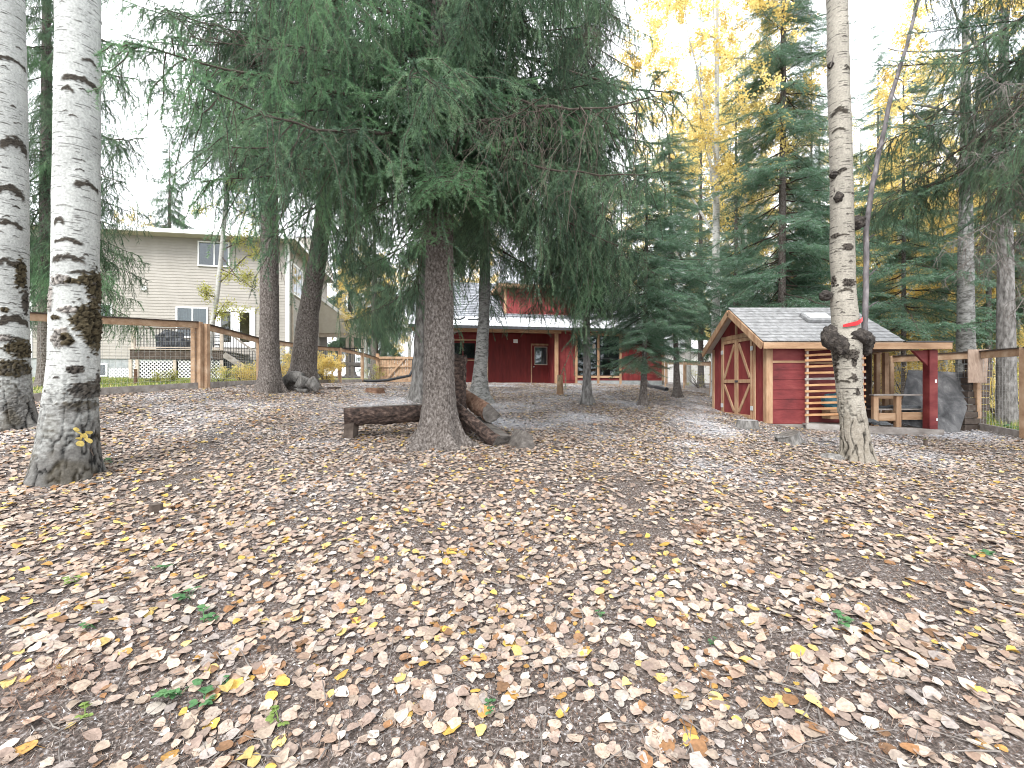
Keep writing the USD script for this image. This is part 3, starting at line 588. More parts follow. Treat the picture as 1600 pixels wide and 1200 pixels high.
# the big spruce in the middle
B = spot(685, 694, 7.0); fn = axis_of(B, [(688, 694, 54), (686, 640, 50), (686, 560, 47), (686, 450, 44), (688, 320, 40), (690, 100, 34)], (15, .04))
def big_trunk(t):
    (v, f), *_ = trunk_mesh(B, fn, 15, m=110, dz=.014, rough=.05, flare=1.15, roots=6, seed=3, fine=.011)
    t.part('trunk', (v, f), 'spruce_bark', smooth=True)
    for k, (px, py, L) in enumerate([(640, 702, .8), (722, 704, .55), (690, 712, .5), (735, 690, .7)]):   # surface roots
        e = spot(px, py, 6.5 if k != 3 else 7.3); s = np.linspace(0, 1, 6)[:, None]; c = B * (1 - s) + e * s + np.array([0, 0, .10]) * (1 - s) ** 2
        c[:, 2] = np.maximum(gz(c[:, 0], c[:, 1]) - .02, c[:, 2] * 0 + gz(c[:, 0], c[:, 1]) + .10 * (1 - s[:, 0]) ** 2 - .02)
        t.part('root', tube(c, np.linspace(.13, .035, 6), 8), 'spruce_bark', smooth=True)
    rng = np.random.default_rng(5)
    for px, py in [(668, 352), (705, 420), (664, 470), (708, 520)]:   # snapped twig stubs on the bark
        p = at(px, py, 7.0); d = np.array([np.sign(px - 686) * .8, -.5, .1]); t.part('branch_stub', tube(np.stack([p, p + d * .09]), [.012, .007], 5), 'dead_twig')
ex = [(FLATB, 4.6, at(528, 180, 5.4), .2), (FLATB, 4.4, at(560, 330, 5.6), -.3), (FLATB, 4.3, at(600, 235, 4.9), .1), (FLATB, 4.9, at(600, 95, 5.0), .3), (FLATB, 4.2, at(590, 400, 6.0), -.2), (FLATB, 4.5, at(745, 300, 5.2), .1),
      (FLATB, 4.4, at(690, 260, 4.6), .0), (FLATB, 5.0, at(770, 215, 5.4), -.2), (FLATB, 4.6, at(640, 300, 5.0), .4), (FLATB, 5.2, at(700, 110, 4.8), .2), (FLATB, 5.3, at(790, 130, 5.5), -.3), (FLATB, 5.0, at(470, 150, 6.0), .2),
      (WEEP, 5.0, at(880, 300, 7.0), .1), (WEEP, 4.9, at(830, 240, 6.2), 0), (WEEP, 5.2, at(930, 180, 7.2), .1), (WEEP, 5.6, at(1000, 130, 7.6), 0), (WEEP, 5.4, at(960, 90, 6.8), 0), (WEEP, 5.0, at(600, 250, 8.2), 0), (FLATB, 4.5, at(800, 200, 5.6), .2), (FLATB, 4.6, at(860, 160, 6.2), -.2), (FLATB, 4.3, at(770, 330, 5.9), .3), (FLATB, 5.2, at(560, 130, 5.2), -.2), (FLATB, 4.7, at(500, 230, 5.8), .2), (FLATB, 4.0, at(650, 380, 5.6), 0), (WEEPB, 5.2, at(910, 230, 6.6), 0), (WEEP, 4.7, at(860, 350, 7.4), 0), (WEEP, 4.5, at(800, 380, 7.6), 0), (WEEP, 5.6, at(1040, 170, 8.2), 0), (WEEP, 6.4, at(1060, 90, 8.0), 0), (FLATB, 5.2, at(690, 150, 5.2), 0), (FLATB, 5.8, at(655, 80, 5.4), .2), (FLATB, 5.9, at(725, 60, 5.6), -.2), (FLATB, 5.1, at(645, 190, 5.0), .1), (WEEPB, 6.2, at(700, 40, 5.2), 0), (FLATB, 4.8, at(560, 270, 5.4), .3), (FLATB, 5.2, at(830, 110, 5.6), .2), (FLATB, 4.9, at(900, 190, 6.3), .1), (FLATB, 5.4, at(480, 90, 5.6), 0), (WEEPB, 5.6, at(960, 150, 6.9), 0), (FLATB, 4.7, at(730, 250, 5.0), -.2), (WEEPB, 5.2, at(470, 200, 7.4), 0), (WEEP, 5.5, at(780, 120, 5.6), 0)]
spruce('spruce_tree', 'big dark spruce with scaly brown trunk rising behind the log bench', B, fn, 15, (4.4, 13.5), lambda u: 3.4 * (1 - .72 * u), WEEP + WEEPB + WEEP + HALF, 31, step=.34, per=6, extra=ex, trunk=big_trunk)
# slimmer trunk close behind it on the left
B = spot(655, 623, 11.5); f2 = axis_of(B, [(655, 623, 26), (660, 480, 20), (668, 330, 17)], (13, .04))
spruce('spruce_tree', 'slimmer grey spruce half hidden behind the left side of the big middle trunk', B, f2, 13, (2.6, 12), lambda u: 2.5 * (1 - .7 * u), WEEP, 32, step=.40, per=5, down=(.2, .6), bark='grey_bark', skip=lambda u, az: u < .3 and math.cos(az) > .2)
# trunk right of it, mottled grey
B = spot(750, 630, 12.0); f3 = axis_of(B, [(750, 628, 30), (750, 590, 23), (756, 500, 17), (759, 350, 15), (762, 150, 12)], (13, .04))
t = spruce('spruce_tree', 'mottled grey trunk with hanging boughs right of the log bench', B, f3, 13, (4.0, 12), lambda u: 2.6 * (1 - .45 * u), WEEP + WEEPB + HALF, 33, step=.32, per=6, down=(.2, .6), bark='aspen_bark_grey')
B = spot(917, 632, 12.0); f4 = axis_of(B, [(917, 632, 15), (917, 560, 11), (916, 400, 9), (917, 150, 8)], (12, .03))
spruce('spruce_tree', 'slender bare grey trunk standing in front of the red house windows', B, f4, 12, (2.9, 11.5), lambda u: (1.3 if u < .12 else 2.8) * (1 - .42 * u), WEEP + WEEPB + HALF, 34, step=.30, per=6, down=(.3, .8), bark='grey_bark', extra=[(WEEP, 4.2, at(845, 470, 11.2), 0), (WEEP, 4.0, at(960, 450, 11.4), 0), (WEEP, 3.8, at(885, 520, 11.0), 0), (WEEPB, 4.4, at(845, 440, 10.8), 0), (WEEP, 3.5, at(905, 535, 10.8), .2), (WEEPB, 4.8, at(950, 400, 10.6), 0), (HALF, 4.0, at(800, 440, 11.2), 0), (WEEP, 4.4, at(860, 420, 10.6), 0), (WEEP, 4.6, at(820, 400, 11), 0)])
# the two spruces at the left of the yard
B = spot(421, 611, 11.0); f5 = axis_of(B, [(423, 611, 38), (421, 560, 32), (421, 400, 29), (421, 280, 27)], (15, .05))
def left_trunk(t, fn=f5, B=B): plain_trunk(t, B, fn, 15, 'spruce_bark', 41, m=60, dz=.03, flare=.6, fine=.008)
exl = [(FLATB, 5.6, at(430, 110, 8.0), 0), (FLATB, 5.4, at(410, 170, 8.2), .2), (WEEPB, 5.6, at(300, 140, 9.4), 0), (HALF, 5.6, at(285, 205, 10), 0), (WEEP, 5.9, at(330, 215, 9.6), 0), (WEEP, 5.8, at(390, 195, 8.9), 0), (WEEP, 5.4, at(470, 250, 9.6), 0), (WEEP, 6.2, at(250, 100, 10), 0)]
spruce('spruce_tree', 'straight dark spruce trunk with a sawn stump at its foot, left of the yard', B, f5, 15, (6.5, 13.5), lambda u: 3.0 * (1 - .5 * u), WEEP + WEEPB, 35, step=.32, per=6, trunk=left_trunk, extra=exl)
B = spot(474, 607, 12.0); f6 = axis_of(B, [(468, 607, 54), (474, 575, 42), (482, 490, 33), (497, 400, 29), (506, 330, 26)], (14, .05))
def lean_trunk(t, fn=f6, B=B):
    plain_trunk(t, B, fn, 14, 'spruce_bark', 42, m=60, dz=.03, flare=.5, fine=.008)
    for k, pts in enumerate([[(470, 592), (452, 590), (436, 603), (415, 612)], [(478, 590), (470, 600), (466, 607), (480, 611)], [(484, 596), (492, 604), (492, 611)]]):
        c = np.array([at(px, py, 11.45 - .1 * k) for px, py in pts]); c = CubicSpline(np.linspace(0, 1, len(c)), c)(np.linspace(0, 1, 22)); rr_ = np.linspace(.16, .05, 22) * (1 + .25 * (meshkit.noise(c * 5, k) - .5))
        t.part('root', tube(c, rr_, 14), 'grey_bark', smooth=True, label='thick exposed grey root')
spruce('spruce_tree', 'leaning spruce trunk with thick frosty roots bulging at its base', B, f6, 14, (4.9, 12.5), lambda u: 2.7 * (1 - .5 * u), WEEP + WEEPB, 36, step=.40, per=5, down=(.2, .55), trunk=lean_trunk, extra=[(WEEP, 4.6, at(555, 400, 11.3), 0), (WEEP, 4.6, at(610, 420, 11.5), 0), (WEEP, 4.6, at(560, 380, 11), 0), (HALF, 4.6, at(540, 440, 12), 0)], skip=lambda u, az: u < .3 and math.cos(az) < .1)
# young layered spruces before the red house
B = spot(1005, 631, 12.0); f7 = axis_of(B, [(1005, 631, 11), (1008, 520, 7), (1010, 400, 6)], (6.6, .012))
spruce('young_spruce_tree', 'young frosty spruce on a thin stem in front of the red wall end', B, f7, 6.6, (1.0, 6.3), lambda u: min(.9 + 5.5 * u, 2.05) * (1 - .65 * u), FLAT, 37, step=.20, per=6, down=(-.05, .5))
B = spot(1058, 617, 14.0); f8 = axis_of(B, [(1058, 617, 11), (1056, 540, 8), (1050, 400, 6)], (8.0, .012))
spruce('young_spruce_tree', 'taller frosty spruce just right of and behind the thinnest young spruce', B, f8, 8.0, (1.5, 7.8), lambda u: min(.9 + 5 * u, 2.3) * (1 - .65 * u), FLAT, 38, step=.22, per=6, down=(0, .5))
B = spot(1221, 640, 14.0); f9 = axis_of(B, [(1221, 640, 14), (1222, 400, 12), (1224, 100, 9)], (15, .03))
spruce('spruce_tree', 'tall open spruce with bare brown trunk rising behind the red shed', B, f9, 15, (2.7, 14.5), lambda u: 3.1 * (1 - .62 * u), FLAT, 39, step=.30, per=5, down=(.0, .5))
B = spot(1412, 650, 15.0); f10 = axis_of(B, [(1412, 650, 9), (1412, 400, 7)], (11, .015))
spruce('spruce_tree', 'thin stemmed spruce with wide airy layers behind the shed porch roof', B, f10, 11, (2.4, 10.8), lambda u: 3.1 * (1 - .65 * u), FLAT, 40, step=.38, per=5, down=(-.05, .45))
# spruce outside the frame on the right whose bare lower limbs hang into view
B = spot(1668, 700, 6.2); f11 = axis_of(B, [(1668, 700, 40), (1660, 300, 34)], (14, .04))
exr = [(HALFG, 4.2, at(1480, 330, 5.6), 0), (HALFG, 4.6, at(1500, 210, 5.8), .2), (DEAD, 4.0, at(1520, 400, 6.0), 0), (HALF, 5.0, at(1450, 150, 6.4), 0), (DEAD, 3.8, at(1560, 470, 5.8), 0), (HALFG, 5.2, at(1530, 80, 5.6), 0), (FLAT, 5.0, at(1385, 190, 7.2), 0), (FLAT, 5.6, at(1370, 100, 7.6), .2), (FLAT, 4.6, at(1410, 300, 7.0), -.2), (FLAT, 6.2, at(1420, 50, 7.0), 0), (FLAT, 4.3, at(1450, 380, 7.2), .1), (WEEP, 5.8, at(1470, 110, 6.4), 0), (WEEP, 5.2, at(1500, 200, 6.8), 0), (DEAD, 4.5, at(1440, 420, 6.8), 0), (HALF, 4.9, at(1560, 250, 5.2), 0), (DEAD, 4.4, at(1570, 350, 5.4), .4)]
spruce('spruce_tree', 'spruce at the right picture edge with tangled half dead grey boughs', B, f11, 14, (4.3, 12.5), lambda u: 2.4 * (1 - .7 * u), HALF + WEEP, 43, step=.45, per=5, down=(.1, .5), extra=exr)
# dark spruce behind the two white trunks on the left
B = spot(70, 620, 11.5); f12 = axis_of(B, [(70, 620, 26), (72, 300, 22)], (14, .04))
spruce('spruce_tree', 'dark spruce seen between and beside the two white aspen trunks', B, f12, 14, (2.8, 13), lambda u: 2.5 * (1 - .7 * u), WEEP + WEEPB, 44, step=.40, per=5, down=(.1, .5), extra=[(WEEP, 7.5, at(190, 130, 10.8), 0), (WEEP, 6.8, at(235, 190, 10.6), 0), (WEEP, 6.2, at(200, 250, 10.4), 0), (WEEPB, 4.0, at(178, 400, 10.2), 0), (WEEP, 8.6, at(230, 90, 10.8), 0), (WEEP, 5.4, at(190, 330, 10.6), 0), (WEEP, 9.2, at(260, 40, 10.6), 0)])
# spruces farther back
def back_spruce(label, px, Y, h, low, L, seed, w=13, protos=None, **kw):
    B = np.array([(px - CX) / F * Y, Y, 0]); B[2] = float(gz(B[0], Y)); fn = lambda z, B=B, r=w * Y / F / 2, h=h: (np.full_like(np.asarray(z, float), B[0]), np.clip(r * (1 - (np.asarray(z) - B[2]) / h), .01, r))
    spruce('spruce_tree', label, B, fn, h, (low, h - .4), lambda u: L * (1 - .85 * u), protos or FARW, seed, step=.55, per=5, down=(.1, .5), **kw)
back_spruce('spruce behind the wooden gate beside the porch posts', 585, 26.5, 13, 3.4, 2.8, 50, w=13)
back_spruce('spruce far behind the beige house roof on the left', 265, 38, 20, 4, 3.6, 51)
back_spruce('spruce behind the gap between the two houses', 548, 40, 17, 3, 3.6, 52)
back_spruce('spruce behind the red house roof ridge', 860, 36, 15, 3, 3.3, 53)
back_spruce('spruce beyond the white building at the right of the red house', 1165, 27, 16, 2.5, 3.4, 54)
back_spruce('dark spruce deep in the woods right of the tall shed spruce', 1280, 24, 15, 2.2, 2.4, 55, protos=FARW)
back_spruce('dark spruce in the woods past the right end of the wire fence', 1640, 15, 13, 3.4, 3.0, 57, protos=FARW)
back_spruce('dark spruce left of the white trunks at the picture edge', -60, 13, 14, 2.6, 3.0, 58)

# ---------------------------------------------------------------- aspens
def aspen(label, base, fn, height, crown, radius, n, seed, protos=None, bark='aspen_bark', group=None, name='aspen_tree', scale=1.0, limbs=7, m=16, trunk=None):
    """Crown: leaf clusters through an ellipsoid between heights crown[0] and crown[1], on a few limbs."""
    rng = np.random.default_rng(seed); t = Thing(name, label, 'aspen tree', base, group=group); protos = protos or YEL
    if trunk: trunk(t)
    else: plain_trunk(t, base, fn, height, bark, seed, m=m, dz=.15, flare=.35, rough=.04)
    d = unit(rng.standard_normal((n, 3))) * rng.uniform(.25, 1, (n, 1)) ** .6
    mid = (crown[0] + crown[1]) / 2; x0 = float(fn(base[2] + mid)[0]) - base[0]
    P = d * [radius, radius, (crown[1] - crown[0]) / 2] + [x0, 0, mid]
    keep = meshkit.noise((P + base) * .9, seed) > .40; P = P[keep]
    M = []
    for p in P:
        A = np.eye(4); A[:3, :3] = Rotation.random(random_state=int(rng.integers(1 << 30))).as_matrix() * scale * rng.uniform(.8, 1.4); A[:3, 3] = p; M.append(A)
    instancer(t.path, 'crown', protos, M, rng.integers(0, len(protos), len(M)), kind='stuff')
    for k in range(min(limbs, len(P))):
        z = rng.uniform(crown[0] * .8, crown[1] * .85); x, r = fn(base[2] + z); e = P[rng.integers(len(P))]; e = np.array([e[0], e[1], max(e[2], z + .3)])
        s = np.linspace(0, 1, 6)[:, None]; p0 = np.array([float(x) - base[0], 0, z]); c = p0 * (1 - s) + e * s + rng.normal(0, .05, (6, 3)) * s
        t.part('limb', tube(c + base, np.linspace(float(r) * .45 + .004, .008, 6), 6), bark, smooth=True)
    return t
def far_aspen(label, px, Y, h, w, crown, R, n, seed, lean=0, bark='aspen_bark', **kw):
    B = np.array([(px - CX) / F * Y, Y, 0]); B[2] = float(gz(B[0], Y)); r = w * Y / F / 2
    fn = lambda z: (B[0] + lean * (np.asarray(z, float) - B[2]), np.clip(r * (1 - .85 * (np.asarray(z) - B[2]) / h), .012, 2 * r))
    return aspen(label, B, fn, h, crown, R, n, seed, bark=bark, **kw)
far_aspen('tall white aspen trunk rising just left of the shed roof', 1118, 15.5, 17, 14, (5.8, 16.5), 3.4, 420, 60, lean=.004)
far_aspen('pale aspen trunk with mossy burl behind the leaning plywood', 1509, 13, 14, 26, (5.5, 13), 2.6, 90, 61, bark='aspen_bark_grey')
far_aspen('grey aspen trunk behind the right end of the wire fence', 1573, 10.6, 14, 25, (6.5, 13), 2.2, 50, 62, lean=-.008, bark='grey_bark', m=28)
far_aspen('yellow aspen glowing behind the shed porch, nearest of the woods there', 1405, 19.5, 11, 11, (1.0, 11), 3.4, 420, 63)
far_aspen('yellow aspen filling the gap between the porch post and the pale mossy trunk', 1475, 18.5, 10, 11, (.5, 10.5), 3.4, 420, 64)
far_aspen('yellow aspen at the right picture edge beyond the wire fence', 1590, 19, 11, 10, (.5, 10), 3.2, 400, 65)
far_aspen('yellow aspen between the big burl trunk and the dead leaning pole', 1345, 26, 15, 10, (2, 14.5), 3.4, 220, 66)
far_aspen('yellow aspen high above the young frosty spruces', 1075, 30, 19, 10, (5, 19), 4.2, 520, 67)
far_aspen('yellow aspen behind the red house left of the dormer', 722, 36, 15, 9, (5, 15), 3.3, 260, 68)
far_aspen('yellow aspen showing under the boughs between the houses', 572, 29, 8.5, 6, (2.4, 8.2), 2.0, 150, 69)
far_aspen('yellow aspen behind the beige house roof', 215, 46, 17, 8, (7, 16.5), 3.6, 220, 70)
far_aspen('yellow aspen behind the tall shed spruce', 1245, 29, 18, 10, (4, 18), 3.6, 230, 71)
far_aspen('yellow aspen at the far right back of the woods', 1540, 30, 16, 9, (2, 15), 4.0, 260, 72)
far_aspen('yellow aspen in the far back centre of the right hand woods', 1440, 33, 17, 9, (3, 16), 4.2, 260, 73)
far_aspen('yellow aspen behind the red house chimney side, half covered by boughs', 960, 38, 18, 9, (6, 17), 3.6, 220, 74)
far_aspen('yellow aspen left of the white trunks behind the beige house', 40, 34, 13, 9, (3, 12), 3.6, 200, 75)

# the woods round the yard: trees that nothing tells apart
for lab, px, Y, h, low, L, sd in [('layered spruce in the woods just left of the burl aspen trunk', 1268, 19, 15, 3.4, 2.6, 401), ('layered spruce standing right behind the white trunk left of the shed', 1150, 19, 15, 3.0, 2.6, 402), ('layered spruce behind the right fence between the two grey trunks', 1545, 15, 13, 4.2, 2.6, 403)]:
    back_spruce(lab, px, Y, h, low, L, sd, protos=FLAT, w=9)
back_spruce('tall layered spruce behind the young frosty spruces right of the red house', 1095, 23, 19, 3, 3.0, 406, protos=FLAT, w=9)
back_spruce('tall layered spruce seen through the gap right of the dead leaning pole', 1372, 22, 18, 4, 2.8, 407, protos=FLAT, w=9)
far_aspen('yellow aspen lighting the gap high up between dead pole and right spruce', 1425, 26, 18, 9, (6, 18), 3.6, 420, 404)
far_aspen('yellow aspen high up between the white trunk and the tall shed spruce', 1165, 24, 18, 9, (6, 18), 3.2, 420, 405)
rng = np.random.default_rng(99)
for k, (px, Y, kind) in enumerate([(1130, 44, 'a'), (1190, 38, 'a'), (1260, 44, 'a'), (1310, 36, 's'), (1360, 40, 'a'), (1400, 30, 's'), (1425, 42, 'a'), (1480, 38, 's'), (1510, 44, 'a'), (1560, 40, 'a'), (1600, 34, 's'), (1640, 28, 'a'), (1690, 24, 'a'), (1240, 52, 's'), (1090, 50, 's'), (1030, 48, 'a'), (980, 52, 's'), (900, 50, 'a'), (820, 54, 's'), (760, 52, 'a'), (690, 50, 's'), (640, 46, 'a'), (600, 52, 's'), (530, 50, 'a'), (330, 54, 'a'), (280, 56, 's'), (150, 52, 'a'), (90, 48, 's'), (20, 50, 'a'), (-60, 44, 's'), (1385, 27, 'a'), (1455, 28, 'a'), (1525, 24, 'a'), (1330, 32, 'a')]):
    if kind == 'a': far_aspen('yellow aspen of the woods standing far back round the yard', px, Y, rng.uniform(11, 16), 6, (.6 if px > 1000 else 2, 13), rng.uniform(3.2, 4.6), 230, 300 + k, group='yellow aspens far back in the woods')
    else: back_spruce('dark spruce of the woods standing far back round the yard', px, Y, rng.uniform(14, 19), 1.5, 3.6, 300 + k, group='dark spruces far back in the woods')
# ---------------------------------------------------------------- the three white aspens in front, with their scars
def aspen_front(label, base, pts, top, seed, chevrons, patches, rough_below, crown, ntop, m=132, dz=.0085, creamy=0.0, flare=.36, lean_top=None, extra=None):
    fn = axis_of(base, pts, top)
    Y = base[1]
    def trunk(t):
        (v, f), P, rr, h, th = trunk_mesh(base, fn, top[0], m=m, dz=dz, seed=seed, flare=flare, roots=5, rough=.035)
        n, mm = rr.shape; x, r = fn(h)
        TH, HH = np.meshgrid(th, h, indexing='xy'); R0 = r[:, None] * np.ones(mm)
        phi = math.atan2(base[0], Y); A = np.angle(np.exp(1j * (TH - math.atan2(-math.cos(phi), -math.sin(phi)))))   # 0 is the side seen from the yard's foot, positive to the right
        S = A * R0                                            # metres round the trunk
        def nz(su, sh, k, o=0): return meshkit.fbm(np.stack([np.cos(TH) * R0 * su, np.sin(TH) * R0 * su, HH * sh + o], -1), k, seed + 3)
        white = np.array([.365, .375, .36]) * (1 - creamy) + np.array([.25, .222, .178]) * creamy
        C = white * (.84 + .34 * nz(7, 5, 3))[..., None]
        C *= (1 - .10 * (nz(2.0, 1.2, 2, 7) > .55))[..., None]
        D = np.zeros_like(rr)
        # thin dark lenticels round the trunk
        q = nz(17, 125, 2, 3) ; w = np.clip((q - .66) / .06, 0, 1) * np.clip((nz(5, 9, 2, 11) - .44) * 8, 0, 1); C = C * (1 - .60 * w[..., None]); D -= .0015 * w
        q = nz(7, 60, 2, 31); w = np.clip((q - .70) / .04, 0, 1); C = C * (1 - .85 * w[..., None]) + .85 * w[..., None] * np.array([.035, .03, .028]) * 1.0
        dark, moss, grey = np.array([.030, .026, .022]), np.array([.046, .037, .021]), np.array([.19, .175, .16])
        wob = (nz(30, 30, 3, 5) - .5) ; wob2 = (nz(70, 70, 2, 5) - .5)
        def loc(px, py):
            z = at(px, py, Y)[2]; xx, r_ = fn(z); u = np.clip((at(px, py, Y)[0] - xx) * math.cos(phi) / r_, -1.15, 1.15)
            return (np.arcsin(u) if abs(u) <= 1 else np.sign(u) * (np.pi / 2 + (abs(u) - 1) * 2)) * r_, z
        for px, py, wd, ht, k in chevrons:                       # branch scars: dark arcs with drooping ends
            a, z = loc(px, py); U = (S - a) / (wd * Y / F); V = (HH - z) / (ht * Y / F) + .9 * np.abs(U) ** 1.3 + wob * 1.1
            w = np.clip(1.4 - np.abs(V) * 1.8, 0, 1) * np.clip(2.6 - 2.6 * np.abs(U), 0, 1) * k; w = np.clip((w - .25) * 2.2, 0, 1)
            mixc = dark * .8 + (moss * .5 + grey * .10) * (wob2[..., None] * 2 + .4).clip(0, 1)
            C = C * (1 - w[..., None]) + mixc * w[..., None]; D += .012 * w * (0.5 + wob2)
        for px, py, wd, ht, kind in patches:                     # rough bark patches, some mossy
            a, z = loc(px, py); U = (S - a) / (wd * Y / F); V = (HH - z) / (ht * Y / F)
            w = np.clip((1.08 - np.hypot(U, V) + wob * 1.2) * 5, 0, 1)
            ridge = np.abs(nz(26, 11, 3, 17) - .5); crack = np.exp(-(ridge / .045) ** 2)
            base_c = moss if kind == 'm' else grey if kind == 'g' else dark * 1.6
            col = base_c * (.45 + 1.5 * nz(38, 38, 2, 41))[..., None] * (1 - .8 * crack[..., None])
            C = C * (1 - w[..., None]) + col * w[..., None]; D += w * (.014 - .018 * crack + .014 * wob2)
        rs = np.random.default_rng(seed + 50)                    # small scars all over
        for q_ in range(46):
            a, z = rs.uniform(-1.5, 1.5) * R0[n // 4, 0], base[2] + rs.uniform(.8, 7.5); sx_, sz_ = rs.uniform(.012, .055), rs.uniform(.006, .018)
            w = np.clip((1.0 - np.hypot((S - a) / sx_, (HH - z + .5 * np.abs(S - a)) / sz_) + wob * 1.6) * 4, 0, 1); C = C * (1 - w[..., None]) + (dark + grey * .22 * rs.random()) * w[..., None]; D += .004 * w
        z0, z1 = rough_below                                       # furrowed old bark near the ground
        edge = (HH - base[2]) + wob * .9 + (nz(4, 1.5, 2, 23) - .5) * .9
        w = np.clip((z1 - edge) / (z1 - z0), 0, 1)
        ridge = np.abs(nz(13, 2.6, 3, 27) - .5); crack = np.exp(-(ridge / .036) ** 2)
        col = (np.array([.105, .102, .096]) * (.5 + 1.15 * nz(24, 16, 3, 9))[..., None] + creamy * np.array([.14, .115, .08])) * (1 - .93 * crack[..., None]); gm = np.clip((nz(6, 4, 2, 33) - .52) * 6, 0, 1)[..., None] * (1 - creamy); col = col * (1 - .55 * gm) + moss * .55 * gm
        C = C * (1 - w[..., None]) + col * w[..., None]; D += w * (.004 - .017 * crack + .007 * wob2)
        rr2 = rr + D
        c = np.stack([x, np.full(n, base[1]), h], -1); v, f = loft(c, rr2)
        t.part('trunk', (v, f), 'bark_tint', smooth=True, tint=np.vstack([C.reshape(-1, 3), C[-1, :1]]))
        if extra: extra(t, fn)
    return aspen(label, base, fn, top[0], crown, 2.2, ntop, seed, trunk=trunk, limbs=5)
def lump(p, r, seed, squash=(1, 1, 1), amp=.35, sub=3):
    m = trimesh.creation.icosphere(sub, 1.0); u = np.array(m.vertices); v = u * (1 + amp * 2 * (meshkit.fbm(u * 2.2, 3, seed)[:, None] - .5) + .10 * (meshkit.noise(u * 9, seed)[:, None] - .5))
    return v * np.array(squash) * r + p, np.array(m.faces)
B = spot(28, 662, 6.6)
aspen_front('white aspen trunk at the left picture edge with mossy scars low down', B, [(22, 665, 76), (15, 620, 72), (12, 560, 74), (8, 480, 78), (10, 400, 76), (10, 300, 74), (7, 67, 72), (6, 0, 70)], (15, .06), 201,
            [(20, 100, 26, 8, .8), (24, 225, 22, 18, .9), (14, 300, 24, 12, 1), (14, 352, 20, 8, 1), (8, 412, 26, 10, 1), (24, 498, 24, 14, 1), (8, 528, 30, 10, .8)],
            [(33, 430, 9, 26, 'm'), (40, 470, 7, 22, 'd'), (32, 545, 18, 16, 'm'), (8, 487, 6, 4, 'm'), (22, 575, 26, 14, 'm'), (5, 530, 9, 5, 'g'), (30, 640, 14, 22, 'm')], (.25, .75), (9, 14), 30)
B = spot(102, 752, 5.2)
def sprig(t, fn):
    p = at(146, 712, 5.0); t.part('sprout', cat([tube(np.stack([p, p + [-.03, -.04, .12], p + [-.09, -.07, .20]]), [.004, .003, .002], 4), tube(np.stack([p, p + [.02, -.05, .08], p + [.06, -.07, .12]]), [.004, .003, .002], 4)]), 'twig_look')
    rng = np.random.default_rng(4)
    for q in [(122, 673), (131, 681), (127, 687), (136, 678), (128, 692), (139, 690), (120, 676)]:
        c = at(*q, 4.86) + rng.normal(0, .01, 3); out = _outline * rng.uniform(.05, .075); ax = unit(np.array([1, .2, rng.uniform(-.7, .7)])); ay = unit(np.array([rng.uniform(-.6, .6), -.6, rng.uniform(.3, .9)]))
        v = np.vstack([c, c + out[:, :1] * ax + out[:, 1:] * ay]); k = np.arange(1, 13)
        v[1:] += .012 * rng.standard_normal(3) * (np.abs(out[:, :1]) / .03); t.part('leaf', (v, np.stack([np.zeros(12, int), k, np.roll(k, -1)], 1)), 'leaf_tint', tint=np.tile(np.array([.50, .40, .13]) * rng.uniform(.75, 1.15), (13, 1)))
aspen_front('thick white aspen trunk with big mossy bark patch, front left of the yard', B, [(102, 752, 124), (104, 725, 112), (106, 690, 102), (109, 650, 95), (113, 600, 87), (116, 560, 84), (117, 500, 83), (118, 450, 79), (119, 350, 78), (121, 200, 76), (122, 67, 74), (122, 0, 74)], (16, .07), 202,
            [(128, 134, 30, 10, 1), (140, 100, 14, 6, .7), (136, 292, 20, 9, 1), (92, 352, 10, 9, .9), (105, 382, 22, 6, 1), (104, 408, 26, 9, 1), (130, 428, 22, 5, .8), (105, 152, 10, 8, .8), (112, 640, 20, 6, .6), (98, 330, 16, 3, .5)],
            [(150, 452, 17, 34, 'm'), (140, 500, 24, 30, 'm'), (148, 520, 17, 30, 'm'), (134, 440, 10, 10, 'm'), (95, 443, 15, 8, 'g'), (112, 444, 8, 5, 'm'), (104, 488, 12, 6, 'g'), (94, 530, 14, 15, 'g'), (105, 533, 8, 12, 'm'), (116, 578, 11, 7, 'd'), (80, 470, 6, 22, 'g'), (135, 610, 24, 14, 'd'), (130, 633, 28, 8, 'm'), (152, 600, 8, 20, 'd'), (86, 500, 8, 4, 'm')], (.45, 1.15), (10, 15), 40, flare=.12, extra=sprig)
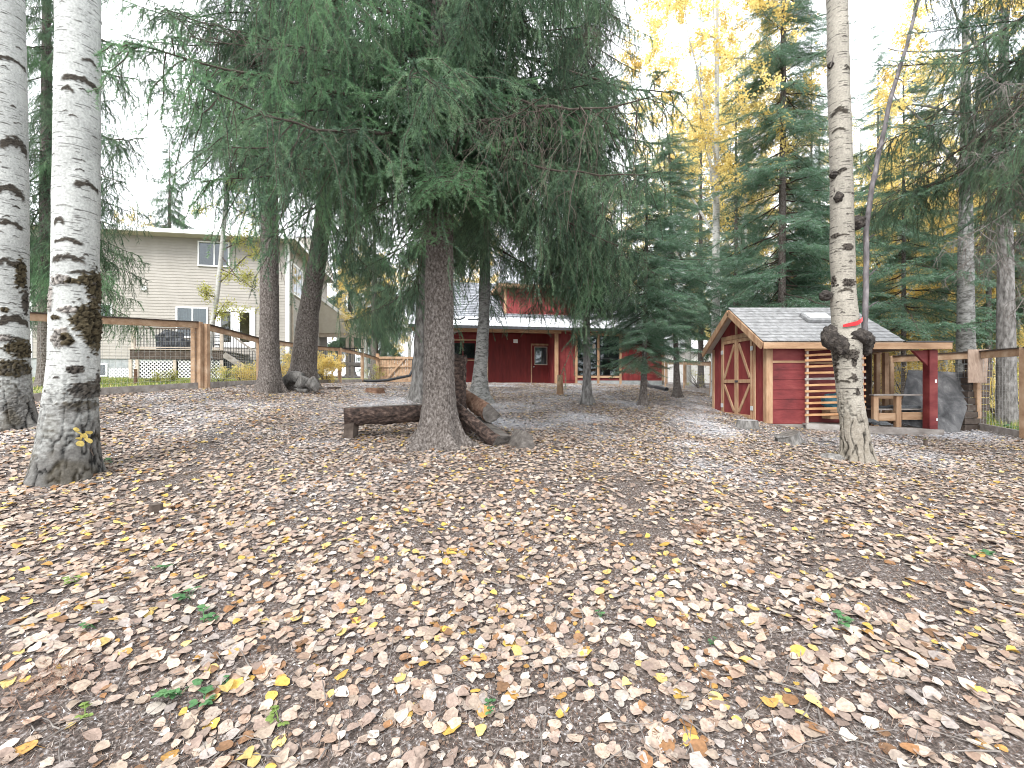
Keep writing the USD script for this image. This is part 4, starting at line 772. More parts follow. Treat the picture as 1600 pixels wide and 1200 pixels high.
# aspen with the burls and the red band
B = spot(1340, 722, 7.0)
def burls(t, fn):
    for k, (px, py, r, sq) in enumerate([(1297, 528, .145, (.8, .9, 1.25)), (1306, 540, .12, (.8, 1, 1.3)), (1332, 527, .15, (1.15, .8, .70)), (1346, 528, .125, (1, .9, .8)), (1358, 534, .09, (.7, 1, 1.3)), (1290, 462, .085, (1, 1, .95)), (1337, 349, .12, (1.0, 1, .9)), (1304, 312, .075, (.8, .9, 1.1)), (1300, 275, .06, (1, .9, .9)), (1296, 105, .055, (1.2, .8, .8)), (1354, 545, .075, (.8, 1, 1.6))]):
        z = at(px, py, 7)[2]; x, rr = fn(z); p = at(px, py, 7.0); off = np.clip((p[0] - float(x)) / float(rr), -1, 1); p[1] = 7.0 - float(rr) * math.sqrt(max(0, 1 - off ** 2)) * .85
        t.part('burl', lump(p, r, 300 + k, sq), 'burl_bark', smooth=True)
    zz = at(1320, 508, 7)[2]; x, rr = fn(zz); a = np.linspace(-2.35, -.72, 40); rad = float(rr) * 1.06 + .016 + .006 * meshkit.noise(np.stack([a * 6, a * 0, a * 0], -1), 2)
    hw = np.interp(a, [-2.35, -2.0, -1.4, -.72], [.018, .026, .032, .034]); zc = zz + np.interp(a, [-2.35, -1.5, -.72], [-.03, .0, .085])
    up = np.stack([float(x) + np.cos(a) * rad, 7.0 + np.sin(a) * rad, zc + hw], -1); dn = np.stack([float(x) + np.cos(a) * rad, 7.0 + np.sin(a) * rad, zc - hw], -1); k = np.arange(39)
    v = np.vstack([up, dn]); f = np.vstack([np.stack([k, k + 40, k + 41], 1), np.stack([k, k + 41, k + 1], 1)])
    single('ribbon', (np.vstack([v, v + [0, .002, 0]]), np.vstack([f, f[:, ::-1] + 80])), 'red_ribbon', 'red ribbon tied round the burl covered aspen trunk', 'ribbon', smooth=True)
    for px0, py0, px1, py1 in [(1297, 105, 1303, 85), (1290, 104, 1282, 100), (1300, 273, 1298, 265), (1304, 300, 1303, 293)]:
        t.part('branch_stub', tube(np.stack([at(px0, py0, 6.85), at(px1, py1, 6.8)]), [.010, .004], 5), 'dead_twig')
aspen_front('pale aspen with black burls and a red ribbon, in front of the shed', B, [(1338, 722, 58), (1338, 700, 50), (1334, 660, 44), (1328, 620, 42), (1324, 570, 46), (1322, 535, 52), (1322, 515, 46), (1318, 470, 43), (1318, 440, 39), (1316, 400, 41), (1315, 300, 38), (1313, 200, 37), (1310, 130, 36), (1309, 67, 36), (1308, 0, 35)], (15, .06), 203,
            [(1312, 178, 14, 8, 1), (1326, 115, 10, 5, .8), (1310, 207, 12, 4, .9), (1318, 370, 12, 4, .7), (1322, 455, 14, 5, .7), (1316, 595, 14, 4, .9), (1332, 590, 8, 4, .7), (1308, 395, 8, 3, .5)],
            [(1303, 440, 5, 9, 'd'), (1335, 590, 4, 8, 'd'), (1340, 612, 3, 7, 'd'), (1305, 555, 7, 20, 'd'), (1306, 580, 5, 14, 'd'), (1330, 555, 12, 9, 'd'), (1335, 566, 4, 8, 'd'), (1309, 640, 4, 6, 'g'), (1326, 390, 8, 6, 'd'), (1312, 274, 4, 3, 'd'), (1318, 271, 5, 4, 'd'), (1305, 370, 6, 4, 'd'), (1328, 445, 10, 7, 'd')], (.50, 1.0), (9, 14), 30, creamy=.75, flare=.16, extra=burls)
# dead leaning pole beside it
pl = Thing('dead_sapling', 'dead grey leaning pole beside the burl covered aspen trunk', 'dead tree', at(1352, 520, 6.95))
c = np.array([at(px, py, 6.95 + .05 * k) for k, (px, py) in enumerate([(1352, 524), (1353, 450), (1354, 350), (1363, 290), (1376, 230), (1390, 160), (1402, 120), (1418, 67), (1432, 10), (1446, -50)])])
c = np.array([np.interp(np.linspace(0, 1, 40), np.linspace(0, 1, len(c)), c[:, q]) for q in range(3)]).T + np.random.default_rng(2).normal(0, .004, (40, 3))
pl.part('trunk', tube(c, np.linspace(.040, .022, 40), 10), 'dead_bark', smooth=True)
for px0, py0, px1, py1 in [(1376, 230, 1392, 212), (1374, 232, 1366, 240), (1359, 430, 1372, 418), (1358, 372, 1368, 366), (1365, 285, 1380, 268), (1358, 480, 1374, 470), (1361, 268, 1354, 258), (1400, 122, 1412, 128)]:
    a, b = at(px0, py0, 7.1), at(px1, py1, 7.0); pl.part('branch_stub', tube(np.stack([a, (a + b) / 2 + [0, 0, .01], b]), [.014, .009, .004], 5), 'dead_bark')
# young aspen before the beige house
B = spot(323, 597, 11.9)
fn = axis_of(B, [(323, 600, 11), (325, 560, 9.5), (331, 510, 9), (338, 470, 8.5), (344, 420, 8), (350, 350, 7), (353, 310, 6.5), (356, 200, 5)], (8.6, .012))
t = Thing('young_aspen_tree', 'slim young aspen with sparse lime leaves before the beige house', 'aspen tree', B); plain_trunk(t, B, fn, 8.6, 'aspen_bark', 77, m=14, dz=.05, flare=.3)
rng = np.random.default_rng(12); M = []
for pts in ([(345, 440), (385, 400), (412, 396)], [(340, 465), (310, 455)], [(345, 420), (370, 432), (402, 455)], [(348, 390), (380, 375), (405, 365)], [(350, 360), (375, 380), (395, 385)], [(336, 490), (365, 487), (400, 483)], [(352, 330), (330, 320), (300, 335)], [(353, 320), (385, 335), (400, 340)], [(354, 290), (380, 300)], [(334, 500), (350, 475)], [(346, 400), (375, 440), (398, 428)]):
    c = np.array([at(px, py, 11.9 - .25 * k) for k, (px, py) in enumerate(pts)]); t.part('limb', tube(c, np.linspace(.016, .005, len(c)), 5), 'twig_look', smooth=True)
    for u in np.linspace(.35, 1, 7):
        p = np.array([np.interp(u, np.linspace(0, 1, len(c)), c[:, q]) for q in range(3)]) + rng.normal(0, .08, 3); A = np.eye(4); A[:3, :3] = Rotation.random(random_state=int(rng.integers(1 << 30))).as_matrix() * rng.uniform(.5, .9); A[:3, 3] = p - B; M.append(A)
instancer(t.path, 'leaves', LIME, M, np.zeros(len(M), int), kind='stuff')
# ---------------------------------------------------------------- beige two storey house on the left
def lap_board(x0, x1, z, h, y=0.0, lip=.022, ax='x', other=0.0):
    """One clapboard: thin at its top, proud at its lower edge. ax x: on the plane y (front to -y); ax y: running along y on the plane x = other (front to +x)."""
    P = np.array([[0, 0], [-lip, 0], [-.004, h], [0, h]])
    if ax == 'x':
        v = np.array([[x, y + p[0], z + p[1]] for x in (x0, x1) for p in P])
    else:
        v = np.array([[other - p[0], x, z + p[1]] for x in (x0, x1) for p in P])
    f = np.array([[0, 1, 5], [0, 5, 4], [1, 2, 6], [1, 6, 5], [2, 3, 7], [2, 7, 6], [0, 3, 2], [0, 2, 1], [4, 5, 6], [4, 6, 7], [0, 4, 7], [0, 7, 3]])
    return v, f if ax == 'x' else f
def window(t, x0, x1, z0, z1, y, mullions=(), mat='white_trim', w=.07, back='interior_dark', glass='glass', name='window', parent=None, depth=.05, curtain=False):
    """Frame (proud of the wall), a dark room right behind, panes between the mullions."""
    out = [box(x0 - w, x1 + w, y - depth, y - .002, z1, z1 + w), box(x0 - w, x1 + w, y - depth - .012, y - .002, z0 - w, z0), box(x0 - w, x0, y - depth, y - .002, z0, z1), box(x1, x1 + w, y - depth, y - .002, z0, z1)]
    for mx in mullions: out.append(box(mx - w * .45, mx + w * .45, y - depth + .006, y - .002, z0, z1))
    p = t.part(name, cat(out), mat, parent=parent)
    edges = [x0] + list(mullions) + [x1]
    for a, b in zip(edges[:-1], edges[1:]):
        t.part('pane', box(a + .004, b - .004, y - .026, y - .022, z0 + .002, z1 - .002), glass, parent=p)
        t.part('room', box(a + .004, b - .004, y - .008, y - .003, z0 + .002, z1 - .002), back, parent=p)
    if curtain: t.part('curtain', box(x0 + .01, x1 - .01, y - .017, y - .012, z0 + (z1 - z0) * .3, z1 - .01), 'curtain_grey', parent=p)
    return p
ROT = 10.5
def h_origin(px, Y): return np.array([(px - CX) / F * Y, Y, 0.0])
corner = np.array([-12.15, 25.0]); ex = np.array([math.cos(math.radians(ROT)), math.sin(math.radians(ROT))]); W = 11.9
o = corner - ex * W
bh = Thing('beige_house', 'two storey beige clapboard house with a raised back deck', 'house', (o[0], o[1], 0), ROT, local=True)
on = bh.on
zf0, zf1 = 1.2, on(250, 561)[1]; ztop = on(300, 372)[1]
bh.part('foundation', box(0, W, 0.03, 9, zf0, zf1 - .005), 'concrete')
bh.part('wall', box(.01, W - .01, .012, 10.0, zf1, ztop - .01), 'siding_beige')
h = .152; z = zf1; k = 0
while z < ztop - .02:
    hh = min(h, ztop - z); 
    bh.part('siding_board', lap_board(0, W - .12, z, hh + .006), 'siding_beige')
    bh.part('siding_board', lap_board(.12, 9.9, z, hh + .006, ax='y', other=W), 'siding_beige')
    z += h
for x in (-.05, W - .12): bh.part('corner_trim', box(x, x + .14, -.045, .03, zf1, ztop), 'white_trim')
bh.part('corner_trim', box(W - .02, W + .045, -.045, .12, zf1 + .002, ztop - .002), 'white_trim')
def wpx(x0, x1, y0, y1, plane=0.0):
    a = on(x0, (y0 + y1) / 2, plane)[0]; b = on(x1, (y0 + y1) / 2, plane)[0]; zt = on((x0 + x1) / 2, y0, plane)[1]; zb = on((x0 + x1) / 2, y1, plane)[1]; return a, b, zb, zt
a, b, c, d = wpx(312, 357, 380, 415); window(bh, a, b, c, d, -.024, [a + (b - a) * .52], curtain=False)
a, b, c, d = wpx(278, 323, 482, 526); window(bh, a, b, c, d, -.024, [a + (b - a) * .52], curtain=True)
a, b, c, d = wpx(150, 174, 477, 494); window(bh, a, b, c, d, -.024)
a, b, c, d = wpx(148, 166, 570, 586, .03); window(bh, a, b, c, d, .03, name='basement_window')
a, b, c, d = wpx(222, 230, 448, 454); bh.part('wall_vent', box(a, b, -.10, -.02, c, d), 'white_trim')
# French door: two leaves
a, b, c, d = wpx(340, 396, 484, 543); mid = (a + b) / 2
fr = bh.part('door', cat([box(a - .1, b + .1, -.07, -.023, d, d + .1), box(a - .1, a, -.07, -.023, c, d), box(b, b + .1, -.07, -.023, c, d), box(mid - .05, mid + .05, -.065, -.023, c, d)]), 'white_trim', label='white French door with two tall panes')
for x0, x1 in ((a, mid - .05), (mid + .05, b)):
    q = .13 * (1 if x1 < mid else 1); bh.part('door_leaf', cat([box(x0, x0 + .17, -.055, -.024, c, d), box(x1 - .17, x1, -.055, -.024, c, d), box(x0 + .17, x1 - .17, -.055, -.024, d - .14, d), box(x0 + .17, x1 - .17, -.055, -.024, c, c + .28)]), 'white_trim', parent=fr)
    bh.part('pane', box(x0 + .17, x1 - .17, -.040, -.036, c + .28, d - .14), 'glass', parent=fr); bh.part('room', box(x0 + .17, x1 - .17, -.030, -.026, c + .28, d - .14), 'warm_room', parent=fr)
    bh.part('handle', box(x1 - .12 if x1 < mid else x0 + .06, x1 - .06 if x1 < mid else x0 + .12, -.11, -.055, (c + d) / 2 - .1, (c + d) / 2 + .02), 'grey_metal', parent=fr)
bh.part('downpipe', box(W + .03, W + .11, .55, .63, zf0, ztop - .01), 'tan_trim'); bh.part('downpipe', box(W - .62, W - .54, -.11, -.03, zf0 + .2, ztop - .01), 'tan_trim')
# windows on the side wall that runs back
def side_window(y0, y1, z0, z1):
    x = W + .024; w = .08
    p = bh.part('window', cat([box(x, x + .05, y0 - w, y1 + w, z1, z1 + w), box(x, x + .06, y0 - w, y1 + w, z0 - w, z0), box(x, x + .05, y0 - w, y0, z0, z1), box(x, x + .05, y1, y1 + w, z0, z1), box(x, x + .045, (y0 + y1) / 2 - .03, (y0 + y1) / 2 + .03, z0, z1)]), 'white_trim')
    for u0, u1 in ((y0, (y0 + y1) / 2 - .03), ((y0 + y1) / 2 + .03, y1)):
        bh.part('pane', box(x + .02, x + .024, u0, u1, z0, z1), 'glass', parent=p); bh.part('room', box(x + .002, x + .006, u0, u1, z0, z1), 'curtain_grey', parent=p)
side_window(.5, 2.6, 6.6, 8.2); side_window(1.2, 2.2, 3.6, 4.8)
# roof: low gable with deep eaves, snow on top
ze = ztop; prof = [(-.75, ze), (-.75, ze + .10), (4.6, ze + 1.75), (10.0, ze + .10), (10.0, ze)]
rf = bh.part('roof', prism(prof, -.6, W + .6, 'x'), 'soffit_tan')
bh.part('roof_snow', cat([beam(np.array([W / 2, -.79, ze + .15]), np.array([W / 2, 4.6, ze + 1.80]), W + 1.24, .05), beam(np.array([W / 2, 4.6, ze + 1.80]), np.array([W / 2, 10.02, ze + .15]), W + 1.24, .05)]), 'snow_look', parent=rf)
bh.part('gutter', box(-.6, W + .6, -.90, -.77, ze - .02, ze + .12), 'white_trim', parent=rf)
bh.part('fascia', box(W + .605, W + .64, -.75, 10, ze - .06, ze + .10), 'white_trim', parent=rf)
# porch at the far end of the side wall
py0 = 7.2
pz = on(545, 521, py0)[1]; pzb = on(545, 476, py0)[1]; px0 = W - .3; px1 = on(566, 520, py0)[0]
bh.part('porch_roof', prism([(px0, pz), (px1 + .3, pz), (px1 + .3, pz + .12), (px0, pz + (px1 - px0) * .85)], py0, py0 + 3.0), 'soffit_tan')
bh.part('porch_gable_trim', beam(np.array([px0, py0 - .03, pz + (px1 - px0) * .85 + .05]), np.array([px1 + .35, py0 - .03, pz + .05]), .05, .2), 'white_trim')
pf = on(550, 566, py0)[1]
bh.part('porch_beam', box(px0, px1 + .1, py0 + .05, py0 + .2, pz - .28, pz - .003), 'tan_trim')
for x in (on(542, 560, py0)[0], on(550, 560, py0)[0], px1): bh.part('porch_post', box(x - .09, x + .09, py0 + .06, py0 + .24, 1.3, pz - .28), 'tan_trim')
bh.part('porch_deck', box(px0 + .3, px1 + .2, py0, py0 + 3, pf - .25, pf), 'grey_wood')
bh.part('porch_rail', cat([box(px0 + .31, px1 + .1, py0 + .02, py0 + .055, pf + .95, pf + 1.02)] + [box(x, x + .025, py0 + .025, py0 + .05, pf + .003, pf + .95) for x in np.arange(px0 + .35, px1, .13)]), 'black_rail')
# ---- raised deck
D = -3.2
xa, zd = on(204, 546, D); xb = on(349, 546, D)[0]
dk = Thing('back_deck', 'raised wooden deck with black balusters and white lattice skirting before the beige house', 'deck', (o[0], o[1], 0), ROT, local=True); on = dk.on
for k in range(21): dk.part('deck_board', box(xa, xb, D + .152 * k, D + .152 * k + .145, zd - .04, zd), 'grey_wood')
dk.part('rim_board', box(xa, xb, D - .045, D - .003, on(250, 561, D)[1], zd - .003), 'dark_wood')
dk.part('deck_nosing', box(xa - .05, xb + .03, D - .09, D - .002, zd + .001, zd + .035), 'tan_trim')
zl1, zl0 = on(250, 562, D)[1], on(250, 592, D)[1] - .05
def lattice(x0, x1, z0, z1, y):
    st = [Polygon([(x, z0 - 3), (x + .055, z0 - 3), (x + .055 + 6, z0 + 3), (x + 6, z0 + 3)]) for x in np.arange(x0 - 7, x1 + 7, .165)]
    st2 = [Polygon([(x + 6, z0 - 3), (x + 6.055, z0 - 3), (x + .055, z0 + 3), (x, z0 + 3)]) for x in np.arange(x0 - 7, x1 + 7, .165)]
    r = sbox(x0, z0, x1, z1)
    dk.part('lattice_panel', cat([prism(union_all(st).intersection(r), y, y + .012), prism(union_all(st2).intersection(r), y - .012, y - .001)]), 'white_trim')
xs_ = [on(p, 580, D)[0] for p in (203, 212, 270, 278, 300, 348)]
for x0, x1 in ((xs_[0] + .05, xs_[1] - .02), (xs_[1] + .1, xs_[2]), (xs_[3], xs_[4]), (xs_[4] + .12, xs_[5] - .1)): lattice(x0, x1, zl0, zl1, D + .03)
a0 = on(170, 580, -.3)[0]; lattice(a0, on(201, 580, -.3)[0], zl0 + .1, zl1 - .3, -.3)
for x in (xs_[0] - .04, xs_[1], xs_[2] + .02, xs_[4], xs_[5] - .1): dk.part('skirt_post', box(x, x + .12, D - .03, D + .06, zl0 - .1, zl1 - .003), 'tan_trim')
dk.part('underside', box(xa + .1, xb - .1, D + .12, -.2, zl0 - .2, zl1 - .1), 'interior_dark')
zr = zd + 1.02
rails = [on(p, 530, D)[0] for p in (208, 303, 346)]
for x in rails: dk.part('rail_post', box(x - .06, x + .06, D - .02, D + .10, zd + .036, zr), 'tan_trim')
for x0, x1 in zip(rails[:-1], rails[1:]):
    dk.part('top_rail', box(x0 + .061, x1 - .061, D, D + .08, zr - .07, zr - .01), 'dark_wood')
    dk.part('bottom_rail', box(x0 + .061, x1 - .061, D + .01, D + .07, zd + .09, zd + .13), 'tan_trim')
    for x in np.arange(x0 + .16, x1 - .1, .125): dk.part('baluster', box(x - .011, x + .011, D + .028, D + .050, zd + .132, zr - .072), 'black_rail')
# stairs down to the right along the front
xs0 = xb; zs0 = zd; xs1 = on(408, 584, D)[0]; zs1 = on(408, 588, D)[1]
n = 8
for k in range(n):
    x = xs0 + (xs1 - xs0) * (k + .15) / n; z = zs0 + (zs1 - zs0) * (k + 1) / n; dk.part('stair_tread', box(x, x + (xs1 - xs0) / n + .03, D + .01, D + 1.1, z - .04, z), 'grey_wood')
dk.part('stair_stringer', beam(np.array([xs0 + .02, D - .02, zs0 - .18]), np.array([xs1, D - .02, zs1 - .10]), .045, .26), 'grey_wood')
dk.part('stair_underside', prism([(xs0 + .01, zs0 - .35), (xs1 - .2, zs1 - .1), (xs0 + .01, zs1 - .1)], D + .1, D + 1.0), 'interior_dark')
p0, p1 = np.array([rails[-1] + .07, D + .05, zr - .04]), np.array([xs1, D + .05, zs1 + .95]); dk.part('stair_rail', beam(p0, p1, .08, .07), 'grey_wood')
for k in range(14):
    u = (k + .6) / 14; q = p0 * (1 - u) + p1 * u; dk.part('baluster', box(q[0] - .011, q[0] + .011, q[1] - .011, q[1] + .011, q[2] - .93, q[2] - .036), 'black_rail')
dk.part('rail_post', box(xs1 - .05, xs1 + .07, D - .01, D + .11, zs1 - .3, zs1 + 1.05), 'tan_trim')
# barbecue under a black cover
bx0, bz0 = on(247, 543, D + .9); bx1, bz1 = on(296, 517, D + .9); zc = zd + .002
bm = bh_l2w = None
def l2w(t, p):
    a = math.radians(t.rz); p = np.asarray(p, float); return np.stack([p[..., 0] * math.cos(a) - p[..., 1] * math.sin(a), p[..., 0] * math.sin(a) + p[..., 1] * math.cos(a), p[..., 2]], -1) + t.loc
prof = [(bx0 + .12, zc), (bx1 - .16, zc), (bx1, zc + .50), (bx1 - .06, zc + .54), (bx1 - .32, zc + .60), (bx1 - .42, zc + .92), (bx0 + .40, zc + .98), (bx0 + .22, zc + .78), (bx0, zc + .72), (bx0 + .03, zc + .5)]
v, f = prism(prof, D + .6, D + 1.2)
m = trimesh.Trimesh(v, f); m = m.subdivide_to_size(.09); v = np.array(m.vertices); v += (meshkit.noise(v * 6, 3)[:, None] - .5) * [.05, .12, .05]; v[:, 2] = np.maximum(v[:, 2], zc)
single('barbecue_grill', (l2w(dk, v), np.array(m.faces)), 'cover_cloth', 'barbecue under a black fabric cover on the raised deck', 'grill', smooth=50)
# deck chair beside the French door
ch = Thing('patio_chair', 'dark patio chair beside the French door on the raised deck', 'chair', l2w(dk, np.array([on(338, 543, -1.2)[0], -1.2, zd + .002])), ROT, local=True)
ch.part('seat', box(-.25, .25, -.25, .25, .40, .44), 'dark_metal'); ch.part('backrest', cat([box(-.25, .25, .22, .25, .60, .64), box(-.25, .25, .22, .25, .78, .82), box(-.25, .25, .22, .25, .9, .94)]), 'dark_metal')
for x in (-.23, .23):
    for y in (-.23, .235): ch.part('leg', box(x - .018, x + .018, y - .018, y + .018, 0, .40 if y < 0 else .96), 'dark_metal')
# coil of cable hanging below the deck edge
cx, cz = on(330, 566, D - .12); v = np.linspace(0, 2 * np.pi, 22)
single('hanging_hose_coil', cat([tube(l2w(dk, np.stack([cx + (.10 + .012 * k) * np.sin(v), np.full(22, D - .13 - .012 * k), cz - .05 + (.34 - .02 * k) * np.cos(v)], -1)), .011, 5, cap=False) for k in range(4)]), 'hose_grey', 'pale hose coil hanging on the deck skirting beside the young birch stem', 'hose')

# ---------------------------------------------------------------- the red house
o = h_origin(652, 23.3); o[2] = 0
rh = Thing('red_house', 'long red board house with a frosty grey roof and a dormer', 'house', o, ROT, local=True); on = rh.on
zb = 1.2; zg = on(830, 598)[1]; ze = on(760, 518)[1]   # foundation bottom, ground, eave
xL, xM, xR = 0.0, on(872, 560)[0], on(1037, 580)[0]; R = 1.3   # left end, end of the recess, right end; depth of the recess
def boards(x0, x1, z0, z1, y, mat, step=.30, gap=.012):
    xs = np.arange(x0, x1, step)
    for x in xs: rh.part('wall_board', box(x + gap / 2, min(x + step, x1) - gap / 2, y, y + .02, z0, z1), mat)
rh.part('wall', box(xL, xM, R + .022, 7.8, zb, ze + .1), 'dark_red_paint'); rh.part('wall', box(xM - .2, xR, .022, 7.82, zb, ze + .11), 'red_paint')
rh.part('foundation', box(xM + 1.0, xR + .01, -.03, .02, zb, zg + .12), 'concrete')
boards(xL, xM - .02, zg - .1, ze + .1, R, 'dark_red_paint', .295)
boards(xM + .1, on(1010, 580)[0], zg + .13, ze + .1, 0, 'red_paint', .30)
z = zg - .1
while z < ze: rh.part('siding_board', lap_board(on(1010, 580)[0], xR, z, min(.17, ze + .1 - z) + .004, y=.02), 'red_lap'); z += .17
rh.part('return_wall', box(xM, xM + .08, .03, R + .02, zg - .1, ze + .1), 'dark_red_paint')
def opx(x0, x1, y0, y1, pl): return on(x0, (y0 + y1) / 2, pl)[0], on(x1, (y0 + y1) / 2, pl)[0], on((x0 + x1) / 2, y1, pl)[1], on((x0 + x1) / 2, y0, pl)[1]
for p, pl in ((760, -.28), (870, -.28)):
    x = on(p, 560, pl)[0]; rh.part('porch_post', box(x - .085, x + .085, pl, pl + .17, zg - .15, ze - .05), 'cedar')
x = on(1036, 560)[0]; rh.part('corner_trim', box(xR - .12, xR + .03, -.03, .1, zg - .1, ze + .08), 'cedar')
rh.part('porch_beam', box(xL, xM + .1, -.26, -.12, ze - .05, ze + .10), 'cedar_across')
a, b, c, d = opx(655, 748, 522, 529.5, R); rh.part('frieze_board', box(a, b, R - .05, R - .004, c, d), 'red_lap'); rh.part('frieze_trim', box(a, b, R - .07, R - .004, c - .09, c - .003), 'cedar_across')
rh.part('soffit', box(xL - .3, xR + .3, -.70, R, ze + .10, ze + .14), 'cedar_across')
a, b, c, d = opx(700, 742, 536, 560, R); window(rh, a, b, c, d, R, [a + (b - a) * .55], mat='dark_red_paint', w=.06, back='interior_dark'); rh.part('window_sill', box(a - .1, b + .1, R - .09, R - .055, c - .13, c - .07), 'cedar_across')
# wide sliding door panel, entry door
a, b, c, d = opx(763, 829, 522, 597, R); sd = rh.part('sliding_door', box(a, b, R - .07, R - .03, zg - .05, d), 'dark_red_paint')
for x in np.arange(a, b - .1, .20): rh.part('door_board', box(x + .006, min(x + .194, b), R - .082, R - .071, zg - .04, d - .01), 'dark_red_paint', parent=sd)
p_, q_, r_, s_ = opx(802, 809, 530, 536, R - .08); rh.part('notice_plate', box(p_, q_, R - .10, R - .083, r_, s_), 'white_trim')
a, b, c, d = opx(831, 858, 540, 596, R); dr = rh.part('door', box(a, b, R - .05, R - .012, zg - .02, d), 'dark_red_paint')
rh.part('door_frame', cat([box(a - .11, a - .004, R - .07, R - .004, zg - .05, d + .1), box(b + .004, b + .11, R - .07, R - .004, zg - .05, d + .1), box(a - .003, b + .003, R - .068, R - .004, d + .004, d + .1)]), 'cedar')
x0, x1, z0, z1 = opx(836, 854, 543, 569, R - .05); fr = rh.part('door_window', cat([box(x0 - .04, x1 + .04, R - .066, R - .052, z1, z1 + .05), box(x0 - .04, x1 + .04, R - .066, R - .052, z0 - .05, z0), box(x0 - .04, x0, R - .066, R - .052, z0, z1), box(x1, x1 + .04, R - .066, R - .052, z0, z1)]), 'tan_trim', parent=dr)
rh.part('pane', box(x0, x1, R - .060, R - .057, z0, z1), 'glass', parent=dr); rh.part('curtain', box(x0, x1, R - .0555, R - .053, z0, z1), 'curtain_grey', parent=dr)
hx, hz = on(834, 573, R - .05); v_ = trimesh.creation.icosphere(2, .035); v_.apply_translation([hx, R - .09, hz]); rh.part('door_knob', (np.array(v_.vertices), np.array(v_.faces)), 'grey_metal', parent=dr, smooth=True)
# windows in the right half, cedar trim
a, b, c, d = opx(903, 931, 526, 587, 0.0); a2, b2 = on(938, 556)[0], on(966, 556)[0]
for x0, x1 in ((a, b), (a2, b2)):
    window(rh, x0, x1, c + .05, d, 0.0, mat='black_rail', w=.05, depth=.04)
    zz = c + .05 + (d - c) * .40; rh.part('window_bar', box(x0, x1, -.046, -.028, zz, zz + .05), 'black_rail')
for x in (a - .17, (b + a2) / 2 - .07, b2 + .05): rh.part('window_trim', box(x, x + .13, -.055, -.001, zg - .08, d + .05), 'cedar')
rh.part('window_trim', box(a - .2, b2 + .2, -.062, -.001, d + .053, d + .19), 'cedar_across')
for x0, x1 in ((a - .038, b + .1), (a2 - .1, b2 + .045)): rh.part('window_trim', box(x0, x1, -.05, -.001, c - .12, c - .004), 'cedar_across')
# roof: shallow snowy porch slope, steep frosty main slope with courses
yk, zk = 1.7, on(760, 497, 1.7)[1]; yr = 6.2; zr_ = on(712, 441, yr)[1]
y0e, z0e = -.72, ze + .17
rf = rh.part('roof', prism([(y0e, z0e - .03), (y0e, z0e), (yk, zk), (yr, zr_), (2 * yr - yk + 1, zk - .3), (2 * yr - yk + 1, zk - .6), (yr, zr_ - .3), (yk, zk - .35)], xL - .4, xR + .4, 'x'), 'roof_frost')
rh.part('porch_roof_snow', beam(np.array([(xL + xR) / 2, y0e - .02, z0e + .03]), np.array([(xL + xR) / 2, yk - .02, zk + .03]), xR - xL + .84, .045), 'snow_look', parent=rf)
nr = 22
for k in range(nr):
    u0, u1 = k / nr, (k + 1) / nr; p0 = np.array([(xL + xR) / 2, yk + (yr - yk) * u0 - .02, zk + (zr_ - zk) * u0 + .035]); p1 = np.array([(xL + xR) / 2, yk + (yr - yk) * u1 + .03, zk + (zr_ - zk) * u1 + .022]); rh.part('shingle_course', beam(p0, p1, xR - xL + .82, .022), 'roof_frost', parent=rf)
rh.part('gutter', box(xL - .4, xR + .4, y0e - .14, y0e - .03, z0e - .11, z0e + .02), 'dark_metal', parent=rf); rh.part('fascia', box(xL - .4, xR + .4, y0e - .028, y0e - .002, z0e - .14, z0e - .032), 'cedar_across', parent=rf)
for px in (711, 737):
    x, z = on(px, 501, .6); s = (zk - z0e) / (yk - y0e); zz = z0e + s * (.6 - y0e) + .06
    rh.part('snow_guard', cat([beam(np.array([x - .22, .6, zz + .03]), np.array([x + .30, .6, zz + .03]), .05, .07), beam(np.array([x + .28, .6, zz + .03]), np.array([x + .55, 1.2, zz + .03 + s * .6 + .02]), .06, .08)]), 'dark_metal', parent=rf)
# dormer
yd = 2.2; dx0, dx1 = on(788, 470, yd)[0], on(908, 470, yd)[0]; dz0 = zk + (zr_ - zk) * (yd - yk) / (yr - yk); dz1 = on(850, 452, yd)[1]
dm = rh.part('dormer', box(dx0, dx1, yd + .022, yr, dz0 - .3, dz1), 'red_paint')
for x in np.arange(dx0 + .13, dx1 - .13, .30): rh.part('dormer_board', box(x + .006, min(x + .294, dx1 - .13), yd, yd + .02, dz0 + .04, dz1 - .02), 'red_paint', parent=dm)
for x in (dx0 - .01, dx1 - .12): rh.part('dormer_trim', box(x, x + .13, yd - .03, yd + .1, dz0, dz1 - .003), 'cedar', parent=dm)
rh.part('dormer_roof', prism([(yd - .5, dz1), (yd - .5, dz1 + .16), (yr, dz1 + .30), (yr, dz1)], dx0 - .45, dx1 + .45, 'x'), 'cedar_across', parent=dm)
rh.part('dormer_snow', beam(np.array([(dx0 + dx1) / 2, yd - .52, dz1 + .19]), np.array([(dx0 + dx1) / 2, yr, dz1 + .33]), dx1 - dx0 + .96, .05), 'snow_look', parent=dm)
rh.part('wall_lamp', box(*on(926, 545, -.08)[:1], on(929, 545, -.08)[0], -.12, -.02, on(926, 545)[1], on(926, 541)[1] + .12), 'tan_trim')

# pale building glimpsed right of the red house
o = h_origin(1035, 40); g0 = float(gz(o[0], o[1]))
wb = Thing('white_outbuilding', 'pale low building glimpsed between the red house and the shed', 'building', (o[0], o[1], g0), 4, local=True)
wb.part('wall', box(0, 7, 0, 5, -.3, 2.6), 'white_wall'); wb.part('roof', prism([(-.4, 2.6), (-.4, 2.72), (2.5, 3.9), (5.4, 2.72), (5.4, 2.6)], -.3, 7.3, 'x'), 'snow_look'); wb.part('door', box(2.0, 4.6, -.05, -.003, -.2, 2.0), 'white_trim')
